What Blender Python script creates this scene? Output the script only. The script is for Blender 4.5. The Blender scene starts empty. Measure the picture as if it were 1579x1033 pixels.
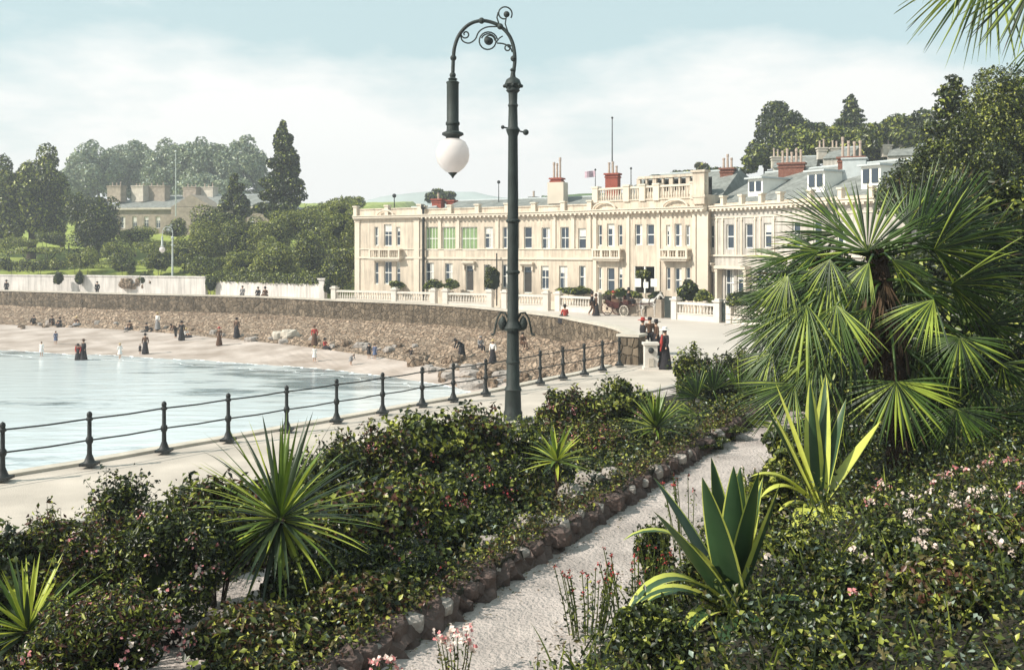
import bpy, math, random
import numpy as np
from mathutils import Vector, Matrix
from mathutils.bvhtree import BVHTree
R = math.radians
C = bpy.context.scene.collection
random.seed(7)

# ------------------------------------------------------------------ camera, sky, sun, exposure
EYE = 4.9; F = 1500.0; CX = 789.5; HY = 385.0
cam = bpy.data.cameras.new('camera'); co = bpy.data.objects.new('camera', cam); C.objects.link(co)
co.location = (0, 0, EYE); co.rotation_euler = (R(90), 0, 0)
cam.sensor_width = 36; cam.lens = 36*F/1579; cam.shift_y = -(516.5-HY)/1579
cam.clip_start = .1; cam.clip_end = 6000
bpy.context.scene.camera = co
SUN_AZ_FROM = Vector((-.93, -.36)).normalized()      # the side the sun stands on
SUN_EL = 40
w = bpy.data.worlds.new('World'); bpy.context.scene.world = w; w.use_nodes = True
nt = w.node_tree; nt.nodes.clear()
def wn(t, **k):
    n = nt.nodes.new(t)
    for a, b in k.items(): setattr(n, a, b)
    return n
sky = wn('ShaderNodeTexSky', sky_type='NISHITA', sun_disc=False)
sky.sun_elevation = R(SUN_EL); sky.sun_rotation = math.atan2(SUN_AZ_FROM.x, SUN_AZ_FROM.y)
sky.air_density = 1.0; sky.dust_density = 2.0; sky.ozone_density = 1.0
bg1 = wn('ShaderNodeBackground'); bg1.inputs[1].default_value = .103
hs = wn('ShaderNodeMix', data_type='RGBA'); hs.inputs[0].default_value = .72
hs.inputs[7].default_value = (5.6, 7.2, 7.1, 1)
nt.links.new(sky.outputs[0], hs.inputs[6]); nt.links.new(hs.outputs[2], bg1.inputs[0])
bg2 = wn('ShaderNodeBackground'); bg2.inputs[0].default_value = (1, 1, .975, 1); bg2.inputs[1].default_value = .86
tc = wn('ShaderNodeTexCoord'); mp = wn('ShaderNodeMapping'); mp.inputs['Scale'].default_value = (1.5, 1.5, 4.2)
mp.inputs['Location'].default_value = (.35, .1, .22)
no = wn('ShaderNodeTexNoise'); no.inputs['Scale'].default_value = 2.1; no.inputs['Detail'].default_value = 7; no.inputs['Roughness'].default_value = .55
sx = wn('ShaderNodeSeparateXYZ')
m1 = wn('ShaderNodeMath', operation='MULTIPLY_ADD'); m1.inputs[1].default_value = -2.3; m1.inputs[2].default_value = .36
m2 = wn('ShaderNodeMath', operation='ADD')
cr = wn('ShaderNodeValToRGB'); cr.color_ramp.elements[0].position = .40; cr.color_ramp.elements[1].position = .62
mx = wn('ShaderNodeMixShader'); out = wn('ShaderNodeOutputWorld')
nt.links.new(tc.outputs['Generated'], mp.inputs[0]); nt.links.new(mp.outputs[0], no.inputs[0])
nt.links.new(tc.outputs['Generated'], sx.inputs[0]); nt.links.new(sx.outputs[2], m1.inputs[0])
nt.links.new(no.outputs[0], m2.inputs[0]); nt.links.new(m1.outputs[0], m2.inputs[1]); nt.links.new(m2.outputs[0], cr.inputs[0])
nt.links.new(cr.outputs[0], mx.inputs[0]); nt.links.new(bg1.outputs[0], mx.inputs[1]); nt.links.new(bg2.outputs[0], mx.inputs[2])
nt.links.new(mx.outputs[0], out.inputs[0])
sl = bpy.data.lights.new('sun', 'SUN'); sl.energy = 4.9; sl.angle = R(.6); sl.color = (1, .94, .84)
so = bpy.data.objects.new('sun', sl); C.objects.link(so)
sd = Vector((SUN_AZ_FROM.x*math.cos(R(SUN_EL)), SUN_AZ_FROM.y*math.cos(R(SUN_EL)), math.sin(R(SUN_EL))))
so.rotation_euler = sd.to_track_quat('Z', 'Y').to_euler()
vs = bpy.context.scene.view_settings
vs.view_transform = 'Standard'; vs.look = 'None'; vs.exposure = .34; vs.gamma = 1

# ------------------------------------------------------------------ materials
M = {}
def mat(name, col, rough=.8, var=.25, scale=3.0, bump=0, bscale=None, metal=0, col2=None, trans=0, spec=.3, kind='noise', detail=6, streak=0):
    m = bpy.data.materials.new(name); m.use_nodes = True; n = m.node_tree; ns = n.nodes; L = n.links
    b = ns['Principled BSDF']; b.inputs['Roughness'].default_value = rough; b.inputs['Metallic'].default_value = metal
    b.inputs['Specular IOR Level'].default_value = spec
    t = ns.new('ShaderNodeTexCoord')
    if kind == 'noise':
        x = ns.new('ShaderNodeTexNoise'); x.inputs['Scale'].default_value = scale; x.inputs['Detail'].default_value = detail; f = x.outputs[0]
    else:
        x = ns.new('ShaderNodeTexVoronoi'); x.inputs['Scale'].default_value = scale; x.inputs['Randomness'].default_value = .9
        s = ns.new('ShaderNodeSeparateColor'); L.new(x.outputs['Color'], s.inputs[0]); f = s.outputs[0]
    L.new(t.outputs['Object'], x.inputs['Vector'])
    r = ns.new('ShaderNodeMapRange')
    r.inputs[1].default_value = .25 if kind == 'noise' else 0; r.inputs[2].default_value = .75 if kind == 'noise' else 1
    L.new(f, r.inputs[0])
    mi = ns.new('ShaderNodeMix'); mi.data_type = 'RGBA'
    c2 = col2 if col2 else tuple(min(1, c*(1+var)) for c in col)
    c1 = col if col2 else tuple(c*(1-var) for c in col)
    mi.inputs[6].default_value = (*c1, 1); mi.inputs[7].default_value = (*c2, 1)
    L.new(r.outputs[0], mi.inputs[0])
    if streak:      # rain streaks and weather stains of the wall itself
        mq = ns.new('ShaderNodeMapping'); mq.inputs['Scale'].default_value = (2.6, 2.6, .22); L.new(t.outputs['Object'], mq.inputs[0])
        ns_ = ns.new('ShaderNodeTexNoise'); ns_.inputs['Scale'].default_value = 1.3; ns_.inputs['Detail'].default_value = 8; ns_.inputs['Roughness'].default_value = .65; L.new(mq.outputs[0], ns_.inputs['Vector'])
        rs_ = ns.new('ShaderNodeMapRange'); rs_.inputs[1].default_value = .36; rs_.inputs[2].default_value = .58; rs_.inputs[3].default_value = 1-streak; rs_.inputs[4].default_value = 1; L.new(ns_.outputs[0], rs_.inputs[0])
        mm = ns.new('ShaderNodeMix'); mm.data_type = 'RGBA'; mm.blend_type = 'MULTIPLY'; mm.inputs[0].default_value = 1; L.new(mi.outputs[2], mm.inputs[6]); L.new(rs_.outputs[0], mm.inputs[7]); mi = mm
    L.new(mi.outputs[2], b.inputs['Base Color'])
    if bump:
        if kind == 'noise':
            y = ns.new('ShaderNodeTexNoise'); y.inputs['Scale'].default_value = bscale or scale*4; y.inputs['Detail'].default_value = 5; g = y.outputs[0]
        else:
            y = ns.new('ShaderNodeTexVoronoi'); y.feature = 'DISTANCE_TO_EDGE'; y.inputs['Scale'].default_value = scale; y.inputs['Randomness'].default_value = .9
            rr = ns.new('ShaderNodeMapRange'); rr.inputs[2].default_value = .12; L.new(y.outputs[0], rr.inputs[0]); g = rr.outputs[0]
        L.new(t.outputs['Object'], y.inputs['Vector'])
        bp = ns.new('ShaderNodeBump'); bp.inputs['Strength'].default_value = min(1, bump); bp.inputs['Distance'].default_value = .05*max(1, bump)
        L.new(g, bp.inputs['Height']); L.new(bp.outputs[0], b.inputs['Normal'])
    if trans:
        tr = ns.new('ShaderNodeBsdfTranslucent'); L.new(mi.outputs[2], tr.inputs[0])
        ms = ns.new('ShaderNodeMixShader'); ms.inputs[0].default_value = trans
        L.new(b.outputs[0], ms.inputs[1]); L.new(tr.outputs[0], ms.inputs[2]); L.new(ms.outputs[0], ns['Material Output'].inputs[0])
    M[name] = m; return m
def lf(name, c, tr=.25, var=.3, sc=1.4, rough=.38): return mat(name, c, rough, var, sc, trans=tr, spec=.5)
lf('leaf_dark', (.020, .030, .009)); lf('leaf_mid', (.082, .108, .018)); lf('leaf_light', (.26, .29, .045)); lf('leaf_yellow', (.40, .41, .07))
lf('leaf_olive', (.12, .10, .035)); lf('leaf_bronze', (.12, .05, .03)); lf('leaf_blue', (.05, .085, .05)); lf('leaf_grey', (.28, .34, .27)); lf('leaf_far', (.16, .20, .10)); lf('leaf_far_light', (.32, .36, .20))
lf('palm_green', (.05, .095, .012), .08, .35, 6, .42); lf('palm_light', (.26, .33, .04), .12, .3, 6, .42); lf('palm_dark', (.016, .032, .009), .06, .3, 6, .45); lf('palm_dead', (.10, .06, .03), .1, .3, 6, .8)
lf('agave_green', (.035, .075, .03), .06, .3, 3, .4); lf('agave_yellow', (.52, .55, .11), .15, .2, 5, .4)
lf('cord_green', (.11, .17, .022), .12, .35, 5, .4); lf('cord_light', (.42, .47, .06), .25, .25, 5, .4); lf('cord_dark', (.03, .05, .02), .1, .3, 5, .45)
lf('petal_pink', (.72, .27, .27), .25, .2, 8, .6); lf('petal_pale', (.80, .66, .58), .25, .12, 8, .6); lf('petal_red', (.5, .06, .06), .2, .2, 8, .6)
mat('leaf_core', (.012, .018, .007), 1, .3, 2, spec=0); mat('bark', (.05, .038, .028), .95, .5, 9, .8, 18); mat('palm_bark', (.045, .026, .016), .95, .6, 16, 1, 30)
mat('soil', (.025, .022, .014), .95, .5, 2, .8, 12)
mat('gravel', (.42, .365, .335), .95, .34, 1.6, .8, 26, detail=10); mat('road_dust', (.50, .45, .40), .95, .12, .25, .3, 9)
mat('paving', (.48, .42, .36), .9, .22, .7, .3, 30, detail=9); mat('kerb_stone', (.40, .37, .33), .9, .25, 3, .4)
mat('sand', (.27, .21, .17), .95, .2, .45, .6, 3, detail=11, col2=(.56, .48, .43)); mat('ground_grass', (.26, .31, .06), .95, .4, .25, .6, 3)
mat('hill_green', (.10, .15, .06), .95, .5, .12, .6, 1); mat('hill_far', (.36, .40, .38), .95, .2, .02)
mat('sea_wall', (.10, .075, .05), .95, 0, 2.6, 1.6, kind='vor', col2=(.24, .185, .13), streak=.4)
mat('revetment', (.22, .15, .10), .95, 0, 2.7, 3.0, kind='vor', col2=(.44, .33, .24), streak=.45); mat('limewash', (.66, .61, .57), .9, .15, .6, .3, 6, streak=.3); mat('coping', (.5, .45, .38), .9, .2, 2, .3)
mat('stucco', (.62, .525, .42), .9, .18, .7, .2, 20, streak=.32); mat('stucco_grey', (.50, .46, .41), .9, .16, 1.1, .1, 30, streak=.35); mat('trim', (.63, .55, .45), .85, .08, 1)
mat('white_paint', (.80, .78, .72), .7, .06, 2); mat('balustrade_stone', (.62, .57, .51), .85, .10, 2, .2)
mat('glass', (.035, .05, .07), .08, .3, .4, spec=.6); mat('glass_green', (.20, .29, .13), .3, .2, 1.5, spec=.5); mat('curtain', (.62, .60, .55), .9, .15, 6)
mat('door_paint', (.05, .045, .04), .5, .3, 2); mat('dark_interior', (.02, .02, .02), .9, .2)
mat('slate', (.23, .24, .225), .95, .3, 1.6, .4, 14, spec=.08, streak=.25); mat('lead', (.45, .48, .48), .7, .1)
mat('red_brick', (.30, .075, .05), .9, .3, 8, .5, 30); mat('brown_brick', (.20, .085, .06), .9, .3, 8, .5, 30); mat('pot_clay', (.42, .33, .27), .85, .2, 6)
mat('stone_rock', (.34, .30, .27), .95, .35, 3, 1.2, 9); mat('rockery', (.11, .078, .068), .95, .4, 4, 1.2, 9)
mat('iron_green', (.024, .034, .030), .6, .5, 2.5, .35, 30, spec=.4, streak=.5); mat('iron_dark', (.02, .022, .022), .5, .3, 6, .2, 40); mat('iron_pale', (.50, .53, .50), .6, .1, 4)
mat('lamp_globe', (.92, .86, .84), .25, .05, 3, spec=.5, trans=.5); mat('old_stone', (.30, .25, .20), .95, .3, 2, .5)
mat('skin', (.52, .32, .22), .6, .08); mat('hair', (.05, .03, .02), .7, .2)
mat('cloth_black', (.025, .022, .025), .9, .3, 5); mat('cloth_brown', (.10, .055, .035), .9, .3, 5); mat('cloth_red', (.38, .05, .04), .9, .2, 5)
mat('cloth_white', (.75, .72, .68), .9, .08, 5); mat('cloth_blue', (.10, .13, .22), .9, .3, 5); mat('cloth_straw', (.55, .42, .22), .9, .2, 9); mat('cloth_grey', (.25, .24, .24), .9, .2, 5)
mat('horse_coat', (.50, .47, .43), .7, .25, 4); mat('leather', (.03, .02, .015), .5, .3, 6); mat('varnish', (.06, .015, .012), .3, .3, 3, spec=.5)
mat('flag_cloth', (.55, .40, .45), .9, .3, 3)
# water
m = bpy.data.materials.new('water'); m.use_nodes = True; n = m.node_tree; b = n.nodes['Principled BSDF']
tcn = n.nodes.new('ShaderNodeTexCoord'); mpn = n.nodes.new('ShaderNodeMapping'); mpn.inputs['Scale'].default_value = (.35, 1, 1)
n1 = n.nodes.new('ShaderNodeTexNoise'); n1.inputs['Scale'].default_value = 1.1; n1.inputs['Detail'].default_value = 5
n2 = n.nodes.new('ShaderNodeTexNoise'); n2.inputs['Scale'].default_value = .09; n2.inputs['Detail'].default_value = 4
rp = n.nodes.new('ShaderNodeValToRGB'); rp.color_ramp.elements[0].position = .40; rp.color_ramp.elements[0].color = (.16, .21, .23, 1)  # dark ripple reflections are painted into the base colour
rp.color_ramp.elements[1].position = .47; rp.color_ramp.elements[1].color = (.62, .68, .70, 1)
bpn = n.nodes.new('ShaderNodeBump'); bpn.inputs['Strength'].default_value = .5; bpn.inputs['Distance'].default_value = .12
n.links.new(tcn.outputs['Object'], mpn.inputs[0])
for q in (n1, n2): n.links.new(mpn.outputs[0], q.inputs['Vector'])
n3 = n.nodes.new('ShaderNodeTexNoise'); n3.inputs['Scale'].default_value = .75; n3.inputs['Detail'].default_value = 8; n3.inputs['Roughness'].default_value = .7; mp3 = n.nodes.new('ShaderNodeMapping'); mp3.inputs['Scale'].default_value = (.28, .9, 1); n.links.new(tcn.outputs['Object'], mp3.inputs[0]); n.links.new(mp3.outputs[0], n3.inputs['Vector'])
ad = n.nodes.new('ShaderNodeMath'); ad.operation = 'ADD'; n.links.new(n2.outputs[0], ad.inputs[0]); n.links.new(n3.outputs[0], ad.inputs[1]); hf = n.nodes.new('ShaderNodeMath'); hf.operation = 'MULTIPLY'; hf.inputs[1].default_value = .5; n.links.new(ad.outputs[0], hf.inputs[0])
n.links.new(hf.outputs[0], rp.inputs[0]); n.links.new(rp.outputs[0], b.inputs['Base Color']); n.links.new(n1.outputs[0], bpn.inputs['Height']); n.links.new(bpn.outputs[0], b.inputs['Normal'])
b.inputs['Roughness'].default_value = .16; M['water'] = m

# ------------------------------------------------------------------ helpers
def P(px, py, D): return Vector(((px-CX)/F*D, D, EYE-(py-HY)/F*D))
def XY(px, D): return Vector(((px-CX)/F*D, D))
def wloc(o):
    v = Vector((0, 0, 0))
    while o: v += o.location; o = o.parent
    return v
def tag(o, label=None, cat=None, group=None, kind=None):
    if label: o['label'] = label
    if cat: o['category'] = cat
    if group: o['group'] = group
    if kind: o['kind'] = kind
    return o
def thing(name, label, cat, loc=(0, 0, 0), group=None):
    o = bpy.data.objects.new(name, None); C.objects.link(o); o.location = loc; o.empty_display_size = .2
    return tag(o, label, cat, group)
def link(name, me, mats, parent=None, smooth=False):
    o = bpy.data.objects.new(name, me); C.objects.link(o)
    for k in (mats if isinstance(mats, (list, tuple)) else [mats]): me.materials.append(M[k])
    if parent: o.parent = parent
    if smooth: me.shade_smooth()
    return o
class MB:
    def __init__(s): s.v = []; s.f = []; s.m = []
    def add(s, vs, fs, mi=0):
        k = len(s.v); s.v += [tuple(x) for x in vs]; s.f += [tuple(i+k for i in f) for f in fs]; s.m += [mi]*len(fs); return s
    def box(s, c, size, rz=0, mi=0, R3=None):
        hx, hy, hz = size[0]/2, size[1]/2, size[2]/2; m = R3 or Matrix.Rotation(rz, 3, 'Z')
        vs = [Vector(c)+m@Vector((x*hx, y*hy, z*hz)) for z in (-1, 1) for y in (-1, 1) for x in (-1, 1)]
        return s.add(vs, [(0, 2, 3, 1), (4, 5, 7, 6), (0, 1, 5, 4), (2, 6, 7, 3), (0, 4, 6, 2), (1, 3, 7, 5)], mi)
    def tube(s, pts, rad, n=8, mi=0, cap=True):
        pts = [Vector(p) for p in pts]; rs = rad if isinstance(rad, (list, tuple)) else [rad]*len(pts)
        vs = []; up = None
        for i, p in enumerate(pts):
            d = (pts[min(i+1, len(pts)-1)]-pts[max(i-1, 0)]).normalized()
            if up is None: up = d.orthogonal().normalized()
            up = (up-d*up.dot(d)); up = up.normalized() if up.length > 1e-5 else d.orthogonal().normalized()
            q = d.cross(up)
            vs += [p+(up*math.cos(a)+q*math.sin(a))*rs[i] for a in [2*math.pi*j/n for j in range(n)]]
        fs = [(i*n+j, i*n+(j+1) % n, (i+1)*n+(j+1) % n, (i+1)*n+j) for i in range(len(pts)-1) for j in range(n)]
        if cap: fs += [tuple(range(n))[::-1], tuple((len(pts)-1)*n+j for j in range(n))]
        return s.add(vs, fs, mi)
    def lathe(s, c, prof, n=16, mi=0, sy=1):
        c = Vector(c); vs = [c+Vector((r*math.cos(2*math.pi*j/n), sy*r*math.sin(2*math.pi*j/n), z)) for r, z in prof for j in range(n)]
        fs = [(i*n+j, i*n+(j+1) % n, (i+1)*n+(j+1) % n, (i+1)*n+j) for i in range(len(prof)-1) for j in range(n)]
        fs += [tuple(range(n))[::-1], tuple((len(prof)-1)*n+j for j in range(n))]
        return s.add(vs, fs, mi)
    def ball(s, c, r, n=10, mi=0, rz=None):
        rz = rz or r
        return s.lathe(c, [(max(1e-3, r*math.sin(math.pi*i/n)), -rz*math.cos(math.pi*i/n)) for i in range(n+1)], n+2, mi)
    def strip(s, pts, z0, z1, o0, o1, mi=0, closed_ends=True):   # box section swept along a plan polyline; offsets measured to the seaward side
        pts = [Vector(p[:2]) for p in pts]; N = []
        for i in range(len(pts)):
            d = (pts[min(i+1, len(pts)-1)]-pts[max(i-1, 0)]).normalized(); N.append(Vector((d.y, -d.x)))
        vs = []
        for p, nn in zip(pts, N):
            a = p+nn*o0; b_ = p+nn*o1
            vs += [(a.x, a.y, z0), (b_.x, b_.y, z0), (b_.x, b_.y, z1), (a.x, a.y, z1)]
        fs = [(i*4+j, i*4+(j+1) % 4, i*4+4+(j+1) % 4, i*4+4+j) for i in range(len(pts)-1) for j in range(4)]
        if closed_ends: fs += [(3, 2, 1, 0), tuple((len(pts)-1)*4+j for j in range(4))]
        return s.add(vs, fs, mi)
    def build(s, name, mats, parent=None, smooth=False, world=True):
        me = bpy.data.meshes.new(name); off = wloc(parent) if (parent and world) else Vector((0, 0, 0))
        me.from_pydata([(x-off.x, y-off.y, z-off.z) for x, y, z in s.v], [], s.f)
        me.polygons.foreach_set('material_index', s.m)
        import bmesh
        bm = bmesh.new(); bm.from_mesh(me); bmesh.ops.recalc_face_normals(bm, faces=bm.faces); bm.to_mesh(me); bm.free()
        o = link(name, me, mats, parent)
        if smooth:
            me.shade_smooth()
            try: me.set_sharp_from_angle(angle=R(40))
            except Exception: pass
        return o
def grid_mesh(rows):
    nr, nc = len(rows), len(rows[0]); vs = [p for r in rows for p in r]
    fs = [(i*nc+j, i*nc+j+1, (i+1)*nc+j+1, (i+1)*nc+j) for i in range(nr-1) for j in range(nc-1)]
    return vs, fs
def copy_tree(o, parent=None):
    c = o.copy(); C.objects.link(c); c.parent = parent
    for ch in list(o.children): copy_tree(ch, c)
    return c
def hsh(x, y, s=0): return math.sin(x*1.7+y*2.3+s)*.5+math.sin(x*3.9-y*2.9+s*2)*.3+math.sin(x*7.1+y*6.3+s*3)*.2
def smooth_line(pts, n):
    pts = [Vector(p) for p in pts]; q = [pts[0]*2-pts[1]]+pts+[pts[-1]*2-pts[-2]]; r = []
    for i in range(1, len(q)-2):
        for k in range(n):
            t = k/n; a, b_, c, d = q[i-1:i+3]
            r.append(.5*((2*b_)+(c-a)*t+(2*a-5*b_+4*c-d)*t*t+(3*b_-a-3*c+d)*t**3))
    r.append(pts[-1]); return r

# ------------------------------------------------------------------ leaves, shrubs and trees
def leaf_mesh(name, mats, probs, pts, nrm, size, parent, rng, aspect=.5, k=.9, upb=.3, fold=.18):
    N = len(pts); d = rng.normal(size=(N, 3)); nn = nrm*k+rng.normal(size=(N, 3))*.7; nn[:, 2] += upb
    nn /= np.linalg.norm(nn, axis=1)[:, None]
    d -= nn*(d*nn).sum(1)[:, None]; d /= np.linalg.norm(d, axis=1)[:, None]+1e-9
    s = np.cross(nn, d); L = (size*rng.uniform(.6, 1.35, N))[:, None]
    off = np.array(wloc(parent)) if parent else np.zeros(3); p = pts-off
    V = np.stack([p-d*L*.5, p+s*L*aspect*.5+nn*L*fold, p+d*L*.5, p-s*L*aspect*.5+nn*L*fold], 1).reshape(-1, 3)
    me = bpy.data.meshes.new(name); me.vertices.add(4*N); me.vertices.foreach_set('co', V.astype(np.float32).ravel())
    b0 = np.arange(N)*4; lo = np.stack([b0, b0+1, b0+2, b0, b0+2, b0+3], 1).ravel()
    me.loops.add(6*N); me.loops.foreach_set('vertex_index', lo.astype(np.int32))
    me.polygons.add(2*N); me.polygons.foreach_set('loop_start', (np.arange(2*N)*3).astype(np.int32))
    mi = rng.choice(len(mats), N, p=np.array(probs)/sum(probs)); me.polygons.foreach_set('material_index', np.repeat(mi, 2).astype(np.int32))
    me.update(calc_edges=True)
    return link(name, me, list(mats), parent)
def clump_pts(rng, c, rad, n, nclump=14, cr=.38, fill=.15, cut=-.6):
    c = np.array(c); rad = np.array(rad)
    u = rng.normal(size=(nclump*3, 3)); u /= np.linalg.norm(u, axis=1)[:, None]; u = u[u[:, 2] > cut][:nclump]; nclump = len(u)
    cc = u*rng.uniform(.40, .92, nclump)[:, None]; crr = cr*rng.uniform(.5, 1.25, nclump)
    ix = rng.choice(nclump, n, p=crr**2/(crr**2).sum()); v = rng.normal(size=(n, 3)); v /= np.linalg.norm(v, axis=1)[:, None]
    rr = crr[ix]*np.where(rng.random(n) < fill, rng.uniform(.3, .8, n), rng.uniform(.82, 1.12, n))
    q = cc[ix]+v*rr[:, None]
    return c+q*rad, v
PAL = {
 'bush': (['leaf_dark', 'leaf_mid', 'leaf_light', 'leaf_yellow'], [.40, .27, .23, .10]),
 'dark': (['leaf_dark', 'leaf_mid', 'leaf_light', 'leaf_yellow'], [.60, .27, .10, .03]),
 'olive': (['leaf_dark', 'leaf_olive', 'leaf_mid', 'leaf_yellow', 'leaf_bronze'], [.3, .25, .17, .13, .15]),
 'rose': (['leaf_dark', 'leaf_bronze', 'leaf_mid', 'leaf_light', 'leaf_yellow'], [.4, .18, .16, .15, .11]),
 'light': (['leaf_mid', 'leaf_light', 'leaf_yellow', 'leaf_dark'], [.34, .34, .2, .12]),
 'blue': (['leaf_dark', 'leaf_blue', 'leaf_mid', 'leaf_grey'], [.35, .35, .2, .10]),
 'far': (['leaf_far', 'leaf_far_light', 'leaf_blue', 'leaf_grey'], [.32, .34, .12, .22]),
 'cover': (['leaf_dark', 'leaf_mid', 'leaf_light', 'leaf_yellow', 'leaf_grey', 'leaf_olive'], [.52, .20, .08, .03, .03, .14]),
 'hedge': (['leaf_mid', 'leaf_light', 'leaf_dark'], [.45, .3, .25]),
}
def shrub(name, label, cat, c, rad, n, size, pal='bush', seed=1, sprigs=0, group=None, flowers=None, nclump=16, cr=.4, core=.62, fsize=.04, nfl=0, stems=6, gz=None, aspect=.55, cut=-.6):
    """c = centre of the crown (world); rad = radii; gz = ground height under it"""
    rng = np.random.default_rng(seed); gz = c[2]-rad[2] if gz is None else gz
    t = thing(name, label, cat, (c[0], c[1], gz), group)
    p, nr = clump_pts(rng, c, rad, n, nclump, cr, cut=cut); p[:, 2] = np.maximum(p[:, 2], gz+.02)
    mb = MB()
    if sprigs:
        S = []; SN = []
        for i in range(sprigs):
            u = rng.normal(size=3); u[2] = abs(u[2])*.9+.15; u /= np.linalg.norm(u); b0 = np.array(c)+u*np.array(rad)*rng.uniform(.6, .8); L = rng.uniform(.25, .5)*rad[2]
            d = u*.6+np.array([0, 0, .9])+rng.normal(size=3)*.25; d /= np.linalg.norm(d); e = b0+d*(L+.25*rad[2]); mb.tube([b0, (b0+e)/2+rng.normal(size=3)*.01, e], [size*.09, size*.07, size*.03], 4)
            m_ = 16; f = rng.uniform(.35, 1.03, m_)[:, None]; S.append(b0+(e-b0)*f+rng.normal(size=(m_, 3))*size*.45); SN.append(np.tile(d, (m_, 1))+rng.normal(size=(m_, 3))*.6)
        S = np.concatenate(S); SN = np.concatenate(SN); p = np.concatenate([p, S]); nr = np.concatenate([nr, SN])
    leaf_mesh('foliage', *PAL[pal], p, nr, size, t, rng, aspect)
    for i in range(stems):
        a = 2*math.pi*(i+rng.random())/stems; e = Vector((c[0]+math.cos(a)*rad[0]*.55, c[1]+math.sin(a)*rad[1]*.55, c[2]+rad[2]*(.1+.3*rng.random())))
        b0 = Vector((c[0]+math.cos(a)*.08*rad[0], c[1]+math.sin(a)*.08*rad[1], gz-.05)); mid = (b0*.5+e*.5)+Vector((0, 0, .1*rad[2]))
        r0 = max(.012, .03*rad[0]); mb.tube([b0, mid, e], [r0, r0*.7, r0*.3], 6)
    if mb.v: mb.build('stem', 'bark', t)
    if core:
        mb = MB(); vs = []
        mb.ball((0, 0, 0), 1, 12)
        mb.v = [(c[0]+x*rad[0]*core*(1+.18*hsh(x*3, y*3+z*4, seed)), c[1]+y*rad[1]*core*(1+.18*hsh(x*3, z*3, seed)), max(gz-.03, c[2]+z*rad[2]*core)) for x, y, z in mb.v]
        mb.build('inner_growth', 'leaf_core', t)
    if flowers and nfl:
        f, nr = clump_pts(rng, c, rad, nfl*9, max(5, nfl//2), .13, 1.0, cut=0.0)
        u = rng.normal(size=(nfl*2, 3)); u /= np.linalg.norm(u, axis=1)[:, None]; u = u[(u[:, 2] > -.25)][:nfl]
        cc = np.array(c)+u*np.array(rad)*rng.uniform(.92, 1.04, len(u))[:, None]
        f = np.repeat(cc, 16, 0)+rng.normal(size=(len(cc)*16, 3))*fsize*.8; f[:, 2] = np.maximum(f[:, 2], gz+.04)
        fo = leaf_mesh('blossom', flowers, [1]*len(flowers), f, np.repeat(u, 16, 0), fsize*.6, t, rng, .9)
        fo['kind'] = 'stuff'
    return t
def tree(name, label, cat, base, top, rad, n, size, pal='dark', seed=1, group=None, nclump=26, cr=.34, trunk=.25, shape='round', limbs=7, aspect=.6):
    """base = ground point; crown ellipsoid of radii rad whose top is at z=top"""
    rng = np.random.default_rng(seed); t = thing(name, label, cat, base, group)
    cz = top-rad[2]; c = (base[0], base[1], cz)
    if shape == 'cone':
        H = rad[2]*2; z0 = top-H; pts = []; nrs = []; K = nclump
        for i in range(K):
            f = (i+.5)/K; zz = z0+H*f; wr = rad[0]*(1-f)**.55*(.55+.6*rng.random())
            for a in range(5):
                if rng.random() < .15: continue
                an = rng.random()*6.28; q = np.array([c[0]+math.cos(an)*wr*.62, c[1]+math.sin(an)*wr*.62, zz])
                m_ = max(10, int(n/(K*5)*(1.9*(1-f)+.25))); v = rng.normal(size=(m_, 3)); v /= np.linalg.norm(v, axis=1)[:, None]
                pts.append(q+v*np.array([wr*.42+.12, wr*.42+.12, H/K*.8])*rng.uniform(.7, 1.1, m_)[:, None]); nrs.append(v)
        p = np.concatenate(pts); nr = np.concatenate(nrs)
    else:
        p, nr = clump_pts(rng, c, rad, n, nclump, cr, cut=-.75)
    leaf_mesh('crown', *PAL[pal], p, nr, size, t, rng, aspect)
    mb = MB(); b = Vector(base); tp = Vector((base[0]+.05*rad[0], base[1], cz+rad[2]*(.3 if shape != 'cone' else .8)))
    mb.tube([b-Vector((0, 0, .3)), b.lerp(tp, .3)+Vector((.03*rad[0], 0, 0)), b.lerp(tp, .7)-Vector((.03*rad[0], 0, 0)), tp], [trunk*1.25, trunk, trunk*.7, trunk*.2], 9)
    for i in range(limbs):
        a = 6.283*(i+.6*rng.random())/limbs; s0 = b.lerp(tp, .35+.5*rng.random())
        e = Vector((c[0]+math.cos(a)*rad[0]*(.72 if shape != 'cone' else .25), c[1]+math.sin(a)*rad[1]*(.72 if shape != 'cone' else .25), min(top-rad[2]*.3, s0.z+rad[2]*(.15+.5*rng.random()))))
        mb.tube([s0, s0.lerp(e, .5)+Vector((0, 0, .06*rad[2])), e], [trunk*.4, trunk*.25, trunk*.08], 6)
    mb.build('trunk', 'bark', t)
    return t
def rock(name, label, cat, c, size, seed, matn='stone_rock', group=None, n=9):
    mb = MB(); mb.ball((0, 0, 0), 1, n); rs = random.Random(seed); a = rs.random()*6; q = [rs.uniform(.75, 1.25) for _ in range(3)]
    out_ = []
    for x, y, z in mb.v:
        k = 1+.22*hsh(x*2.1+seed, y*2.3+z*1.9, seed); x, y, z = [max(-.78, min(.78, g*k)) for g in (x, y, z)]
        xx = x*math.cos(a)-y*math.sin(a); yy = x*math.sin(a)+y*math.cos(a)
        out_.append((c[0]+xx*size*q[0], c[1]+yy*size*q[1], c[2]+z*size*q[2]*.75))
    mb.v = out_; o = mb.build(name, matn); off = Vector(c)
    o.data.transform(Matrix.Translation(-off)); o.location = off
    return tag(o, label, cat, group)

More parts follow.
